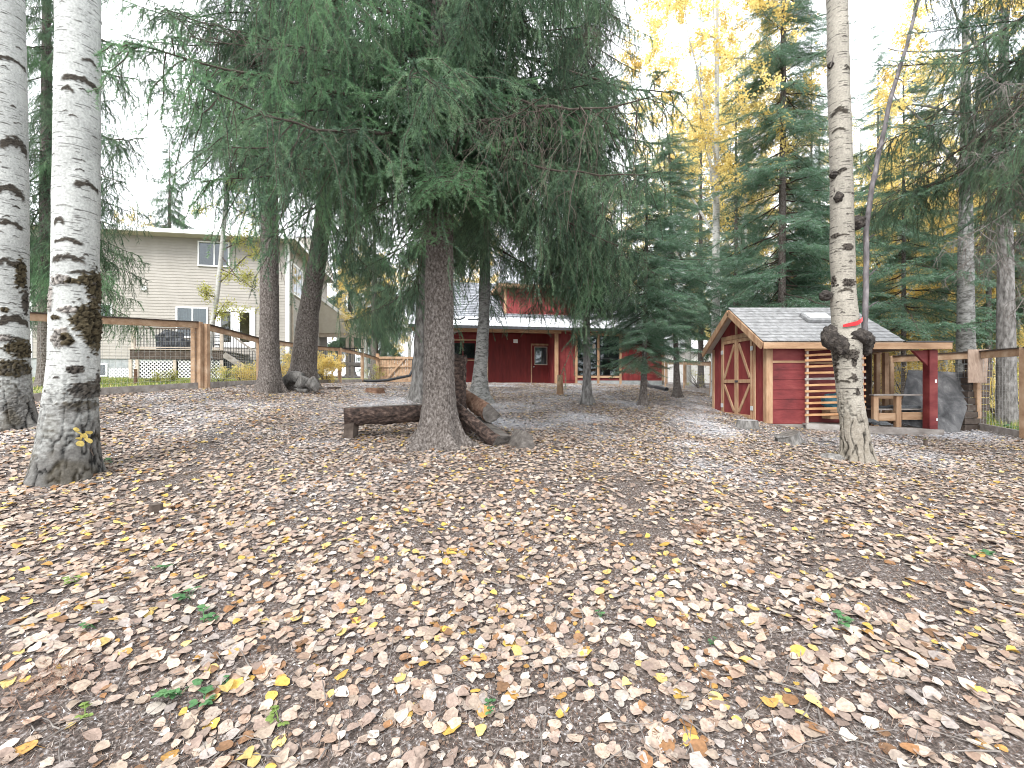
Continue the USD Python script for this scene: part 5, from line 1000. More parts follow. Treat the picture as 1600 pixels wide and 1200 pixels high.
# ---------------------------------------------------------------- red shed with its porch
SX, SY = 5.54, 10.0; zE = 2.47; zB = .667; WD = 2.65; apex_y = SY + WD / 2; zA = EYE + 113 * apex_y / F
sh = Thing('garden_shed', 'small red wooden shed with double barn door and open porch', 'shed', (SX, SY, 0), 0, local=True); on = sh.on
XE = 2.36; XP = 3.30   # end of the side wall, centre of the porch post
# gable wall (plane x = 0) of vertical boards
gy = lambda y: zE + (zA - zE) * (1 - abs(y - WD / 2) / (WD / 2))
ys_ = np.arange(0, WD + .001, WD / 13)
for a, b in zip(ys_[:-1], ys_[1:]): sh.part('gable_board', prism([(a + .004, zB), (b - .004, zB), (b - .004, gy(b) - .03), (a + .004, gy(a) - .03)] if not (a < WD / 2 < b) else [(a + .004, zB), (b - .004, zB), (b - .004, gy(b) - .03), (WD / 2, zA - .03), (a + .004, gy(a) - .03)], -.018, 0.0, 'x'), 'red_paint')
sh.part('wall', prism([(0.01, zB - .05), (WD - .01, zB - .05), (WD - .01, zE), (WD / 2, zA - .06), (.01, zE)], .004, on(1258, 600)[0], 'x'), 'dark_red_paint'); sh.part('wall', box(on(1258, 600)[0] + .002, XE + .16, .52, WD - .012, zB - .05, zE), 'dark_red_paint'); XW = on(1258, 600)[0]
# side wall of wide lap boards with one cedar band
z = zB - .02; seam = [598, 613, 630]
edges = [zB - .03] + sorted([on(1220, p)[1] for p in (640, 624, 609, 593, 578)]) ; band = on(1220, 565)[1]
edges = [e for e in edges if e < band - .05] + [band - .03]
for a, b in zip(edges[:-1], edges[1:]): sh.part('side_board', lap_board(.10, XW, a + .003, b - a - .003, y=-.004, lip=.014), 'red_lap'); sh.part('side_board', lap_board(XW + .01, XE + .12, a + .003, b - a - .003, y=.51, lip=.014), 'red_lap')
sh.part('side_band', box(.10, XW, -.022, -.002, band - .03, band + .02), 'cedar_across'); sh.part('side_band', box(XW + .01, XE + .12, .488, .508, band - .03, band + .02), 'cedar_across')
sh.part('side_board', box(.10, XW, -.016, -.002, band + .022, zE - .01), 'red_lap'); sh.part('side_board', box(XW + .01, XE + .12, .494, .508, band + .022, zE - .01), 'red_lap')
sh.part('floor_skid', box(-.02, 1.0, -.01, .04, zB - .20, zB - .034), 'grey_wood'); sh.part('floor_skid', box(-.02, .04, .05, WD, zB - .18, zB - .034), 'grey_wood')
# corner boards
sh.part('corner_board', box(-.034, .005, -.03, .10, zB - .02, zE - .04), 'cedar'); sh.part('corner_board', box(.006, .10, -.034, -.004, zB - .021, zE - .041), 'cedar'); sh.part('corner_board', box(-.034, .005, WD - .1, WD + .02, zB - .02, zE - .04), 'cedar')
# double door on the gable wall: boards, frame, braces
dy0, dy1 = .52, 2.02; dz0, dz1 = zB + .03, zB + 1.93; xm = (dy0 + dy1) / 2
sh.part('door_frame', cat([box(-.045, -.019, dy0 - .10, dy0 - .005, zB, dz1 + .12, .006), box(-.045, -.019, dy1 + .005, dy1 + .10, zB, dz1 + .12, .006), box(-.046, -.019, dy0 - .004, dy1 + .004, dz1 + .006, dz1 + .115, .006)]), 'cedar')
sh.part('gable_trim', box(-.040, -.019, WD / 2 - .045, WD / 2 + .045, dz1 + .125, zA - .10), 'cedar')
sh.part('door_sill', box(-.06, -.019, dy0 - .1, dy1 + .1, zB - .06, zB - .003), 'grey_wood')
for a, b, s in ((dy0, xm - .006, 1), (xm + .006, dy1, -1)):
    d = sh.part('door', box(-.040, -.020, a + .004, b - .004, dz0, dz1), 'red_paint')
    w = .085; x0, x1 = -.062, -.041; zm = (dz0 + dz1) / 2 - .08
    for q in (box(x0, x1, a + .006, a + w, dz0 + .002, dz1 - .002, .005), box(x0, x1, b - w, b - .006, dz0 + .002, dz1 - .002, .005), box(x0, x1, a + w + .002, b - w - .002, dz1 - w, dz1 - .004, .005), box(x0, x1, a + w + .002, b - w - .002, dz0 + .004, dz0 + w, .005), box(x0 - .002, x1, a + w + .002, b - w - .002, zm - w / 2, zm + w / 2, .005)): sh.part('door_trim', q, 'cedar', parent=d)
    i0, i1 = (a + w + .03, b - w - .03)
    mid_y, out_y = (i1, i0) if s > 0 else (i0, i1)     # braces meet at the middle stile above and below
    for (ya, za), (yb, zb_) in (((mid_y, dz1 - w - .05), (out_y, zm + w)), ((out_y, zm - w), (mid_y, dz0 + w + .05))):
        sh.part('door_brace', beam(np.array([-.053, ya, za]), np.array([-.053, yb, zb_]), .018, .075, up=(0, 1, 0), b=.004) if False else beam(np.array([-.0515, ya, za]), np.array([-.0515, yb, zb_]), .019, .08, up=np.cross([1.0, 0, 0], [0, yb - ya, zb_ - za]) / np.hypot(yb - ya, zb_ - za)), 'cedar', parent=d)
    for zz in (dz0 + .25, dz1 - .28):
        hy = a if s > 0 else b; sh.part('hinge', box(-.070, -.0625, hy - (.05 if s > 0 else .07), hy + (.07 if s > 0 else .05), zz - .05, zz + .05), 'grey_metal', parent=d)
    if s > 0: sh.part('latch', box(-.075, -.063, xm - .10, xm + .05, zm - .025, zm + .025), 'dark_metal', parent=d)
# roof: shingled gable with ridge along the side wall, barge boards, fascia
ov = .16; ye0 = -.20; sl = (zA - zE) / (WD / 2); zlow = zE + sl * ye0; xr0, xr1 = -.20, XE + .42
th = .05
rf = sh.part('roof', prism([(ye0, zlow), (WD / 2, zA), (WD - ye0, zlow), (WD - ye0, zlow + th), (WD / 2, zA + th), (ye0, zlow + th)], xr0, xr1, 'x'), 'tan_trim')
rng = np.random.default_rng(8); sm = ['roof_shingle']
nrow = 11; Ls = math.hypot(WD / 2 - ye0, zA - zlow); dr_ = np.array([0, (WD / 2 - ye0), zA - zlow]) / Ls; nr_ = np.array([0, -dr_[2], dr_[1]])
for k in range(nrow):
    x = xr0 - .02 - (.17 if k % 2 else 0)
    while x < xr1 + .02:
        w = .335; a, b = max(x, xr0 - .02), min(x + w - .006, xr1 + .02)
        if b - a > .04:
            p0 = np.array([(a + b) / 2, ye0 - .03, zlow + th]) + dr_ * (Ls / nrow * k) + nr_ * (.016 + .004 * rng.random()); p1 = p0 + dr_ * (Ls / nrow + .02) - nr_ * .010
            sh.part('shingle', beam(p0, p1, b - a, .008, up=nr_), 'roof_shingle', parent=rf)
        x += w
sh.part('ridge_cap', cat([beam(np.array([xr0 - .02, WD / 2 - .05, zA + th + .005]), np.array([xr1 + .02, WD / 2 - .05, zA + th + .005]), .14, .02, up=nr_)]), 'roof_shingle', parent=rf)
for sgn in (1, -1):
    q0 = np.array([xr0 - .025, ye0 if sgn > 0 else WD - ye0, zlow - .03]); q1 = np.array([xr0 - .025, WD / 2, zA - .03]); up_ = np.array([0, -sgn * dr_[2], dr_[1]])
    sh.part('barge_board', beam(q0, q1, .04, .15, up=up_), 'cedar', parent=rf)
XR = on(1487, 520, -.2)[0]
sh.part('fascia', box(xr0 - .0, 1.55, ye0 - .035, ye0 - .002, zlow - .10, zlow + .035, .005), 'cedar_across', parent=rf)
sh.part('fascia', box(1.555, XR - .02, ye0 - .045, ye0 - .010, zlow - .11, zlow + .03, .005), 'cedar_across', parent=rf)
# skylight on the slope
px_, _ = on(1274, 492, .7); c = np.array([on(1275, 493, .75)[0], .75, zlow + sl * (.75 - ye0) + th]); hatch = rf
sh.part('roof_vent', beam(c - dr_ * .20 + nr_ * .075, c + dr_ * .20 + nr_ * .075, .62, .10, up=nr_, b=.02), 'roof_shingle', parent=rf); sh.part('vent_glass', beam(c - dr_ * .15 + nr_ * .131, c + dr_ * .15 + nr_ * .131, .5, .006, up=nr_), 'grey_metal', parent=rf)
# porch: flat roof, post, brace, deck
zp = zlow + .036
pr = sh.part('porch_roof', box(xr1 + .02, XR, ye0 - .05, 1.75, zp, zp + .03), 'dark_metal'); sh.part('porch_rafter', box(xr1 + .03, XR - .1, 1.5, 1.6, zp - .14, zp - .003), 'cedar_across')
for x in np.linspace(xr1 + .2, XR - .2, 4): sh.part('porch_rafter', box(x - .02, x + .02, ye0 + .0, 1.49, zp - .10, zp - .003), 'tan_trim')
zk0, zk1 = on(1262, 661, -.12)[1], on(1470, 671, -.12)[1]; zD = zk1
xp = on(1456, 600, -.05)[0]
po = sh.part('porch_post', box(xp - .09, xp + .09, -.10, .08, zD - .02, zlow - .105, .008), 'red_lap')
sh.part('post_brace', prism([(xp - .091, zlow - .12), (xp - .43, zlow - .12), (xp - .36, zlow - .19), (xp - .091, zlow - .46)], -.06, .0), 'red_lap')
sh.part('post_tag', box(xp + .02, xp + .06, -.106, -.101, zD + 1.0, zD + 1.07), 'white_trim'); sh.part('post_tag', box(xp + .05, xp + .075, -.106, -.101, zD + .18, zD + .24), 'white_trim')
rp = on(1384, 600, .9)[0]; sh.part('rear_post', box(rp - .05, rp + .05, .86, .96, zD - .02, zp - .141), 'fence_wood'); rp2 = XR - .2; sh.part('rear_post', box(rp2 - .05, rp2 + .05, 1.5, 1.6, zD - .1, zp - .141), 'fence_wood')
sh.part('inner_wall', box(XE + .165, XE + .195, .35, .95, zD, zlow - .02), 'dark_wood'); 
xd0, xd1 = on(1258, 665, -.14)[0], on(1472, 675, -.14)[0]
sk = np.array([[xd0, -.16, zk0], [xd1, -.16, zk1]])
sh.part('deck_skirt', prism([(xd0, zk0 - .15), (xd1, zk1 - .155), (xd1, zk1), (xd0, zk0)], -.19, -.15), 'grey_wood')
for k in range(12):
    y = -.145 + .142 * k; sh.part('deck_board', prism([(xd0 + .02, zk0 - .042), (xd1 - .02, zk1 - .042), (xd1 - .02, zk1 - .004), (xd0 + .02, zk0 - .004)], y, y + .136), 'grey_wood')
for x in (xd0 + .3, xd1 - .45): sh.part('deck_block', box(x, x + .25, -.05, .2, zk1 - .42, zk1 - .158), 'concrete')
# slatted screen beside the wall
xs0, xs1 = on(1257, 600, -.1)[0], on(1352, 600, -.1)[0]
zs = [on(1280, py, -.1)[1] for py in (547, 555.5, 563.5, 573, 583, 592.5, 602, 611.5, 621, 630, 639, 648.5)]
for k, z in enumerate(zs): sh.part('screen_slat', beam(np.array([xs0, -.115, z]), np.array([xs1, -.115, z + .03 + .05 * max(0, (4 - k)) / 4]), .022, .048, b=.003), 'grey_wood' if k == 5 else 'slat_cedar', label='weathered grey slat' if k == 5 else None)
for x in (xs0 + .07, xs1 - .05): sh.part('screen_post', box(x - .02, x + .02, -.10, -.06, zk0 + .002, zlow - .105), 'tan_trim')
def sh_w(p): return np.asarray(p, float) + sh.loc
# things kept behind the slats
m = trimesh.creation.icosphere(3, 1.0); v = np.array(m.vertices) * [.34, .02, .20]; v = v * (1 + .35 * (meshkit.noise(np.array(m.vertices) * 3, 5)[:, None] - .5)) + [on(1320, 618, -.035)[0], -.034, on(1320, 628, -.035)[1]]
v[:, 1] = .18 + (v[:, 1] + .034) * 8
single('folded_tarp', (sh_w(v), np.array(m.faces)), 'blue_tarp', 'crumpled blue grey tarp stuffed behind the shed slats', 'tarp', smooth=True)
c = on(1318, 648, -.04); single('wooden_crate', cat([box(*(np.array([c[0] - .24, c[0] + .26]) + SX), SY + .02, SY + .30, c[1] - .10 + k * .075, c[1] - .035 + k * .075) for k in range(3)]), 'cedar_across', 'small yellowish crate behind the lowest shed slats', 'crate')
# bench seat on the porch deck
zc = zD - .003
X = lambda p, y=.25: on(p, 640, y)[0]
bn = Thing('porch_bench', 'rough timber armchair bench standing on the shed porch', 'bench', sh_w([X(1400), .25, zc]), local=True); B0 = np.array([X(1400), .25, zc])
def bp(name, q, mat='cedar_across', **k): v, f = q; bn.part(name, (v - B0, f), mat, **k)
zt = on(1400, 617, .2)[1]
for p in (1361, 1396, 1448): bp('leg', box(X(p) - .055, X(p) + .055, .10, .19, zc, zt - .02, .006), 'cedar')
for p in (1361, 1448): bp('leg', box(X(p) - .05, X(p) + .05, .62, .70, zc, zt - .02, .006), 'cedar')
bp('armrest', box(X(1356), X(1452), .07, .22, zt - .017, zt + .02, .006), 'grey_wood')
for a, b, z in ((1364, 1394, .26), (1400, 1446, .28)): bp('front_rail', box(X(a) + .03, X(b) - .03, .115, .16, zc + z - .09, zc + z + .08, .005), 'cedar_across')
for k in range(4): bp('seat_slat', box(X(1363), X(1447), .20 + k * .11, .30 + k * .11, zc + .40, zc + .43), 'grey_wood')
bp('rear_rail', box(X(1364), X(1445), .63, .69, zt - .10, zt - .021), 'cedar_across')
single('folded_cushion', (lambda q: (q[0] + sh.loc, q[1]))(box(X(1402), X(1440), .24, .55, zc + .432, zc + .50, .02)), 'hose_grey', 'grey folded cushion on the right half of the porch bench', 'cushion')
single('dark_cushion', (lambda q: (q[0] + sh.loc, q[1]))(box(X(1364), X(1392), .24, .55, zc + .432, zc + .49, .02)), 'black_plastic', 'dark flat cushion on the left half of the porch bench', 'cushion')
# loose hose on the deck
u = np.linspace(0, 1, 60); hx = X(1352, 0) + .55 * u + .1 * np.sin(u * 9); hy = -.05 + .10 * np.sin(u * 14 + 1); hzz = zD + .05 + .035 * np.abs(np.sin(u * 11)) + .09 * (1 - u)
single('garden_hose', cat([tube(np.stack([hx, hy + .06 * k, hzz + .02 * k], -1) + sh.loc, .013, 6) for k in range(3)]), 'hose_grey', 'grey loops of hose lying on the shed deck beside the burl trunk', 'hose', smooth=True)

# ---------------------------------------------------------------- leaning sheets and timber right of the shed
def sheet(corners, th):
    """A flat board through four picture corners with distances."""
    c = np.array([at(*q) for q in corners]); n = np.cross(c[1] - c[0], c[3] - c[0]); n /= np.linalg.norm(n)
    if n[1] < 0: n = -n
    v = np.vstack([c, c + n * th]); f = np.array([[0, 1, 2], [0, 2, 3], [4, 6, 5], [4, 7, 6], [0, 5, 1], [0, 4, 5], [1, 6, 2], [1, 5, 6], [2, 7, 3], [2, 6, 7], [3, 4, 0], [3, 7, 4]])
    return v, f[:, ::-1]
single('plywood_sheet', sheet([(1419, 578, 10.9), (1528, 583, 10.6), (1497, 683, 10.0), (1404, 660, 10.25)], .018), 'ply_grey', 'large weathered grey plywood sheet leaning beside the porch post', 'plywood sheet')
st = Thing('timber_stack', 'leaning rack of dark stacked boards behind the grey plywood', 'timber stack', spot(1520, 684, 10.2))
for k in range(13):
    y0 = 684 - k * 10.5; xc = 1517 + k * 1.0; dd = 10.2 + .035 * k; rr_ = np.random.default_rng(k); dx = rr_.uniform(-2, 2)
    st.part('board', beam(at(xc - 17 + dx, y0 - 5, dd), at(xc + 16 + dx, y0 - 5, dd + .12), .16, 9.2 / F * dd), 'dark_wood')
single('plywood_offcut', sheet([(1513, 546, 10.25), (1545, 546, 10.2), (1542, 598, 10.12), (1513, 598, 10.16)], .02), 'ply_brown', 'small brown plywood offcut propped on the timber stack against the fence rail', 'plywood')
# ---------------------------------------------------------------- log bench, leaning split logs and the snag
def half_log(p0, p1, r, seed, flat=(0, 0, 1), cut=.35, n=60, m=44, rough=.13):
    """A log from p0 to p1 sawn flat on one side; returns (bark mesh, cut mesh)."""
    p0, p1 = np.asarray(p0, float), np.asarray(p1, float); d, s, u = frame(p1 - p0, flat)
    t = np.linspace(0, 1, n); th = np.linspace(math.pi / 2 + math.acos(cut) , math.pi / 2 - math.acos(cut) + 2 * math.pi, m)
    L = np.linalg.norm(p1 - p0); P = np.stack([np.cos(th)[None] * np.ones((n, 1)), np.sin(th)[None] * np.ones((n, 1)), (t * L)[:, None] * np.ones((1, m))], -1)
    rr = r * (1 + rough * 2 * (meshkit.fbm(P * [2, 2, 5], 3, seed) - .5) + .09 * (meshkit.noise(P * [5, 5, 16], seed) - .5) + .07 * (meshkit.noise(P * [12, 12, 34], seed) - .5))
    X, U = np.cos(th) * rr, np.minimum(np.sin(th) * rr, r * cut)
    v = (p0 + d * (t * L)[:, None])[:, None] + X[..., None] * s + U[..., None] * u
    i, j = np.meshgrid(np.arange(n - 1), np.arange(m - 1), indexing='ij'); q = np.stack([i * m + j, i * m + j + 1, (i + 1) * m + j + 1, (i + 1) * m + j], -1).reshape(-1, 4)
    bark = (v.reshape(-1, 3), np.vstack([q[:, [0, 1, 2]], q[:, [0, 2, 3]]]))
    top_v = np.vstack([v[:, 0], v[:, -1]]); k = np.arange(n - 1); top = (top_v, np.vstack([np.stack([k, k + n, k + n + 1], 1), np.stack([k, k + n + 1, k + 1], 1)]))
    ends = []
    for e, c in ((0, p0), (n - 1, p1)):
        vv = np.vstack([v[e], c - u * r * .2]); kk = np.arange(m); ends.append((vv, np.stack([kk, (kk + 1) % m, np.full(m, m)], 1)))
    return bark, cat([top] + ends)
g = spot(600, 687, 7.25); lb = Thing('log_bench', 'dark half log bench on a block leg, left of the big trunk', 'bench', g)
y0, y1 = 7.25, 7.55
a, c = half_log(at(539, 647, y0) , at(668, 641, y1), .185, 1, cut=.55); lb.part('seat', a, 'log_bark', smooth=True, label='bark covered half log'); lb.part('seat_top', c, 'log_cut')
pl_ = at(549, 660, 7.27); zb_ = float(gz(pl_[0], pl_[1])) - .03
v, f = prism([(pl_[0] - .085, zb_), (pl_[0] + .06, zb_), (pl_[0] + .085, at(0, 652, 7.27)[2]), (pl_[0] - .06, at(0, 652, 7.27)[2])], 7.15, 7.40); lb.part('leg', (v, f), 'dark_wood')
# right seat: a second half log leaning from the trunk down to the ground, with a split log behind it and a wedge at its foot
e0, e1 = at(713, 629, 7.45), at(783, 688, 6.95)
s1 = Thing('leaning_log', 'long split log slanting from the big trunk down to the right', 'log', spot(783, 695, 6.95)); e1[2] = float(gz(e1[0], e1[1])) + .10
a, c = half_log(e0, e1, .17, 2, flat=(.62, .1, .78), cut=.15); s1.part('bark', a, 'log_bark', smooth=True); s1.part('split_face', c, 'log_cut')
s2 = Thing('split_log', 'short round split log end resting behind the slanting log', 'log', spot(764, 655, 7.9)); q0, q1 = at(724, 616, 8.6), at(769, 645, 7.6)
a, c = half_log(q0, q1, .17, 3, flat=(.55, .3, .75), cut=.45); s2.part('bark', a, 'rotten_wood', smooth=True); s2.part('split_face', c, 'log_cut')
s4 = Thing('split_log', 'grey split plank log lying between the round log end and the slanting log', 'log', spot(782, 668, 7.5)); q0, q1 = at(745, 652, 7.9), at(790, 680, 7.15); q1[2] = float(gz(q1[0], q1[1])) + .12
a, c = half_log(q0, q1, .11, 5, flat=(.3, -.2, .9), cut=.1); s4.part('bark', a, 'rotten_wood', smooth=True); s4.part('split_face', c, 'log_cut')
s3 = Thing('log_wedge', 'grey quarter log wedge lying at the foot of the slanting log', 'log', spot(813, 698, 6.95)); q = spot(813, 697, 6.9); 
v, f = prism([(-.10, 0), (.16, 0), (.20, .06), (.13, .20), (.02, .27), (-.06, .12)], -.10, .26); v = np.array(v); ca, sa = math.cos(.45), math.sin(.45); v = np.stack([v[:, 0] * ca - v[:, 1] * sa, v[:, 0] * sa + v[:, 1] * ca, v[:, 2]], -1) + q - [0, 0, .02]; m = trimesh.Trimesh(v, f).subdivide().subdivide(); v = np.array(m.vertices); v += .035 * (meshkit.noise(v * [14, 6, 14], 3)[:, None] - .5); s3.part('wedge', (v, np.array(m.faces)), 'log_cut', smooth=40)
# broken snag behind the big trunk
B = spot(712, 660, 7.95); fn = axis_of(B, [(712, 690, 34), (714, 640, 28), (715, 600, 26), (716, 560, 25)], (1.55, .13))
tsn = Thing('tree_snag', 'broken dead stump standing tall just right of the big trunk', 'dead tree', B)
(v, f), P, rr, h, th = trunk_mesh(B, fn, at(0, 558, 7.95)[2] - B[2], m=80, dz=.02, seed=9, rough=.13, flare=.5, fine=.024)
nn_ = len(th); v[-1 - nn_:-1, 2] += .16 * (meshkit.noise(np.stack([np.cos(th) * 2, np.sin(th) * 2, th * 0], -1), 4) - .4); v[-1, 2] -= .12
tsn.part('trunk', (v, f), 'log_bark', smooth=True)
# ---------------------------------------------------------------- stumps and posts
def stump(label, px, py, Y, r, hgt, seed, mat='grey_bark', tilt=(0, 0), name='tree_stump', cat_='stump', cutmat='log_cut'):
    B = spot(px, py, Y); t = Thing(name, label, cat_, B); fn = lambda z: (np.full_like(np.asarray(z, float), B[0]), np.full_like(np.asarray(z, float), r))
    (v, f), P, rr, h, th = trunk_mesh(B, fn, hgt, m=36, dz=.03, seed=seed, rough=.08, flare=.35, fine=.006); zz = np.clip(v[:, 2] - B[2], 0, None); v[:, 0] += tilt[0] * zz; v[:, 2] += tilt[1] * (v[:, 0] - B[0]) * (zz > hgt - .02)
    k = len(th); body = f[f.max(1) < len(v) - 1]; t.part('bark', (v[:-1], body), mat, smooth=True)
    ring = v[-1 - k:-1]; vv = np.vstack([ring + [0, 0, .002], ring.mean(0) + [0, 0, .004]]); j = np.arange(k); t.part('cut_face', (vv, np.stack([j, (j + 1) % k, np.full(k, k)], 1)), cutmat)
stump('low sawn stump with frosty top before the shed corner', 1167, 667, 9.3, .17, .17, 1, cutmat='stone_frost')
stump('leaning grey stump between the shed and the burl aspen', 1234, 694, 8.2, .17, .16, 2, tilt=(-.35, .35), mat='grey_bark')
stump('small brown stump on the ground between the bench and the gate', 586, 617, 12.5, .20, .12, 3, mat='rotten_wood')
stump('sawn stump at the foot of the straight dark spruce', 419, 614, 10.6, .17, .27, 4, mat='spruce_bark', cutmat='log_cut')
stump('tiny dark stump left of the small brown stump', 524, 615, 12.5, .12, .06, 6, mat='dark_wood', cutmat='dark_wood')
stump('short round wooden post standing in the yard before the red house', 875, 619, 14.0, .085, .60, 5, mat='fence_wood', name='wooden_post', cat_='post')
stump('small mossy stake stump near the shed deck', 1446, 706, 8.4, .025, .14, 7, mat='dark_wood', name='wooden_stake', cat_='stake', cutmat='leaves_lime')
stump('short dark stump left of the left yard foreground', 243, 812, 4.3, .045, .07, 8, mat='dark_wood', cutmat='dark_wood')
stump('brown garden stake on the lawn before the lattice', 212, 598, 13.0, .035, .45, 9, mat='rotten_wood', name='wooden_stake', cat_='stake')
# root swelling beside the burl aspen's foot
single('root_mound', lump(spot(1302, 712, 7.0) + [0, .05, -.02], .16, 77, (1.3, .9, .62)), 'grey_bark', 'grey root knob bulging beside the foot of the burl aspen', 'root', smooth=True)
# ---------------------------------------------------------------- wire fences
def wire_panel(t, A, Bp, zA, zB_, hA, hB, cell=(.10, .10), r=.0022):
    """Welded mesh between two ground points: zA, zB bottoms, hA, hB heights."""
    L = np.hypot(*(Bp - A)[:2]); nv = int(L / cell[0]); nh = int(max(hA, hB) / cell[1]); ms = []
    P = lambda u, w: np.array([A[0] + (Bp[0] - A[0]) * u, A[1] + (Bp[1] - A[1]) * u, (zA + hA * w) * (1 - u) + (zB_ + hB * w) * u])
    for k in range(1, nv): ms.append(tube(np.stack([P(k / nv, 0), P(k / nv, 1)]), r, 3, cap=False))
    for k in range(nh + 1): ms.append(tube(np.stack([P(0, k / nh), P(.5, k / nh), P(1, k / nh)]), r, 3, cap=False))
    t.part('wire_mesh', cat(ms), 'wire_metal', kind='stuff')
def fence(t, pts, tops, rail_mat, post_w=.09, board=True, mesh=True, rail_h=.13, wire_step=(.10, .10), bottoms=None):
    """pts: (px, distance); tops: picture row of the rail's top at each post."""
    G = [foot(px, Y) for px, Y in pts]; T = [at(px, py, Y) for (px, Y), py in zip(pts, tops)]
    for k, (gp, tp) in enumerate(zip(G, T)):
        t.part('post', box(gp[0] - post_w / 2, gp[0] + post_w / 2, gp[1] - post_w / 2, gp[1] + post_w / 2, gp[2] - .3, tp[2] + .012, .006), rail_mat)
    for a, b, ga, gb in zip(T[:-1], T[1:], G[:-1], G[1:]):
        d = unit(b - a); o1, o2 = a + d * post_w * .5, b - d * post_w * .5; off = np.array([0, -.0, -rail_h / 2])
        t.part('rail', beam(o1 + off, o2 + off, .042, rail_h, b=.004), rail_mat); t.part('rail_cap', beam(o1 + [0, 0, .012], o2 + [0, 0, .012], .10, .022), 'dark_wood')
        if board:
            n = 4
            t.part('kick_board', beam(ga + [0, 0, .06], gb + [0, 0, .06], .04, .19), 'grey_wood')
        if mesh: wire_panel(t, a, b, ga[2] + .12, gb[2] + .12, a[2] - ga[2] - .12 - rail_h, b[2] - gb[2] - .12 - rail_h, wire_step)
fl = Thing('wire_fence', 'brown railed wire mesh fence crossing the left side of the yard', 'fence', foot(312, 10.6))
fence(fl, [(-150, 6.7), (108, 8.5), (312, 10.6)], [478, 493, 504], 'fence_wood', post_w=.10)
gp, tp = foot(303, 10.55), at(303, 507, 10.55); fl.part('post', box(gp[0] - .04, gp[0] + .05, gp[1] - .05, gp[1] + .05, gp[2] - .3, tp[2]), 'fence_wood')
fb = Thing('wire_fence', 'pale railed wire fence running back from the corner post to the wooden gate', 'fence', foot(488, 17.7))
fence(fb, [(322, 10.72), (405, 13.6), (488, 17.7), (531, 19.4), (566, 21.6), (591, 23.4)], [507, 529, 541, 544, 552, 560], 'fence_wood', post_w=.12)
fr_ = Thing('wire_fence', 'railed wire fence on the right behind the shed porch and leaning plywood', 'fence', foot(1600, 9.0))
fence(fr_, [(1392, 11.6), (1527, 10.35), (1600, 9.0), (1720, 7.4)], [557, 550, 544, 536], 'fence_wood', post_w=.10, rail_h=.15)
fk = Thing('yard_fence', 'low fence with a grey post and ground board left of the shed', 'fence', foot(1070, 19.5))
fence(fk, [(1041, 22.5), (1070, 19.5), (1112, 16.0)], [565, 565, 566], 'fence_wood', post_w=.11)
# wooden gate beside the red house
A, Bp = foot(593, 23.6), foot(648, 23.2); gt = Thing('wooden_gate', 'tan board gate with diagonal brace left of the red house', 'gate', A)
zt0 = at(620, 557, 23.4)[2]; n = 14
for k in range(n):
    u0, u1 = k / n, (k + 1) / n; x0, x1 = A[0] + (Bp[0] - A[0]) * u0 + .008, A[0] + (Bp[0] - A[0]) * u1 - .008; gt.part('board', box(x0, x1, 23.44, 23.465, A[2] + .03, zt0), 'fence_wood')
for z in (A[2] + .35, zt0 - .55, zt0 - .12): gt.part('rail', box(A[0] + (.05 if z > A[2] + .5 else .9), Bp[0] - .05, 23.39, 23.435, z, z + .09), 'fence_wood')
gt.part('brace', beam(np.array([A[0] + .35, 23.37, A[2] + .1]), np.array([Bp[0] - .55, 23.37, zt0 - .1]), .03, .09), 'fence_wood')
for x in (A[0] - .06, Bp[0] + .05): gt.part('post', box(x - .07, x + .07, 23.4, 23.54, A[2] - .2, zt0 + .15), 'cedar')
# ---------------------------------------------------------------- black drain pipes
def pipe(label, pts, r, mat='black_plastic'):
    c = np.array([at(px, py, Y) for px, py, Y in pts]); n = 70; u = np.linspace(0, 1, n); k = np.linspace(0, 1, len(c)); c = np.array([np.interp(u, k, c[:, q]) for q in range(3)]).T
    g = gz(c[:, 0], c[:, 1]) + r; c[:, 2] = np.maximum(c[:, 2], g); rr = r * (1 + .08 * np.where(np.arange(n) % 2 == 0, 1, -1))
    single('drain_pipe', tube(c, rr, 12, cap=True), mat, label, 'pipe', smooth=50)
pipe('long black drain pipe lying before the wooden gate', [(532, 596, 21.5), (560, 597, 21.5), (605, 594, 22.2), (640, 587, 22.9), (645, 578, 23.1), (646, 562, 23.2)], .065)
pipe('short black drain pipe curving out from the red house corner', [(1009, 594, 21.5), (1014, 607, 19.0), (1025, 613, 17.5), (1042, 617, 16.4)], .075)
# ---------------------------------------------------------------- lawn beyond the left fence
u = np.linspace(0, 1, 40); w = np.linspace(0, 1, 70)
yy = 6.9 + w * 22; xr_ = np.interp(yy, _fl[:, 1], _fl[:, 0]) - .12; xl_ = xr_ - 24
LX = xl_[:, None] + (xr_ - xl_)[:, None] * u ** .6; LY = np.broadcast_to(yy[:, None], LX.shape); LZ = gz(LX, LY) + .03
n, m = LX.shape; i, j = np.meshgrid(np.arange(n - 1), np.arange(m - 1), indexing='ij'); q = np.stack([i * m + j, i * m + j + 1, (i + 1) * m + j + 1, (i + 1) * m + j], -1).reshape(-1, 4)
put('/World', 'lawn', (np.stack([LX, LY, LZ], -1).reshape(-1, 3), q), 'lawn_look', smooth=True, kind='structure')
rng = np.random.default_rng(3); N = 60000; y = 7 + 16.5 * rng.random(N) ** .8; xr_ = np.interp(y, _fl[:, 1], _fl[:, 0]) - .15; x = xr_ - rng.random(N) * 20
z = gz(x, y) + .03; a = rng.uniform(0, 6.28, N); hgt = rng.uniform(.03, .09, N); wd = .012
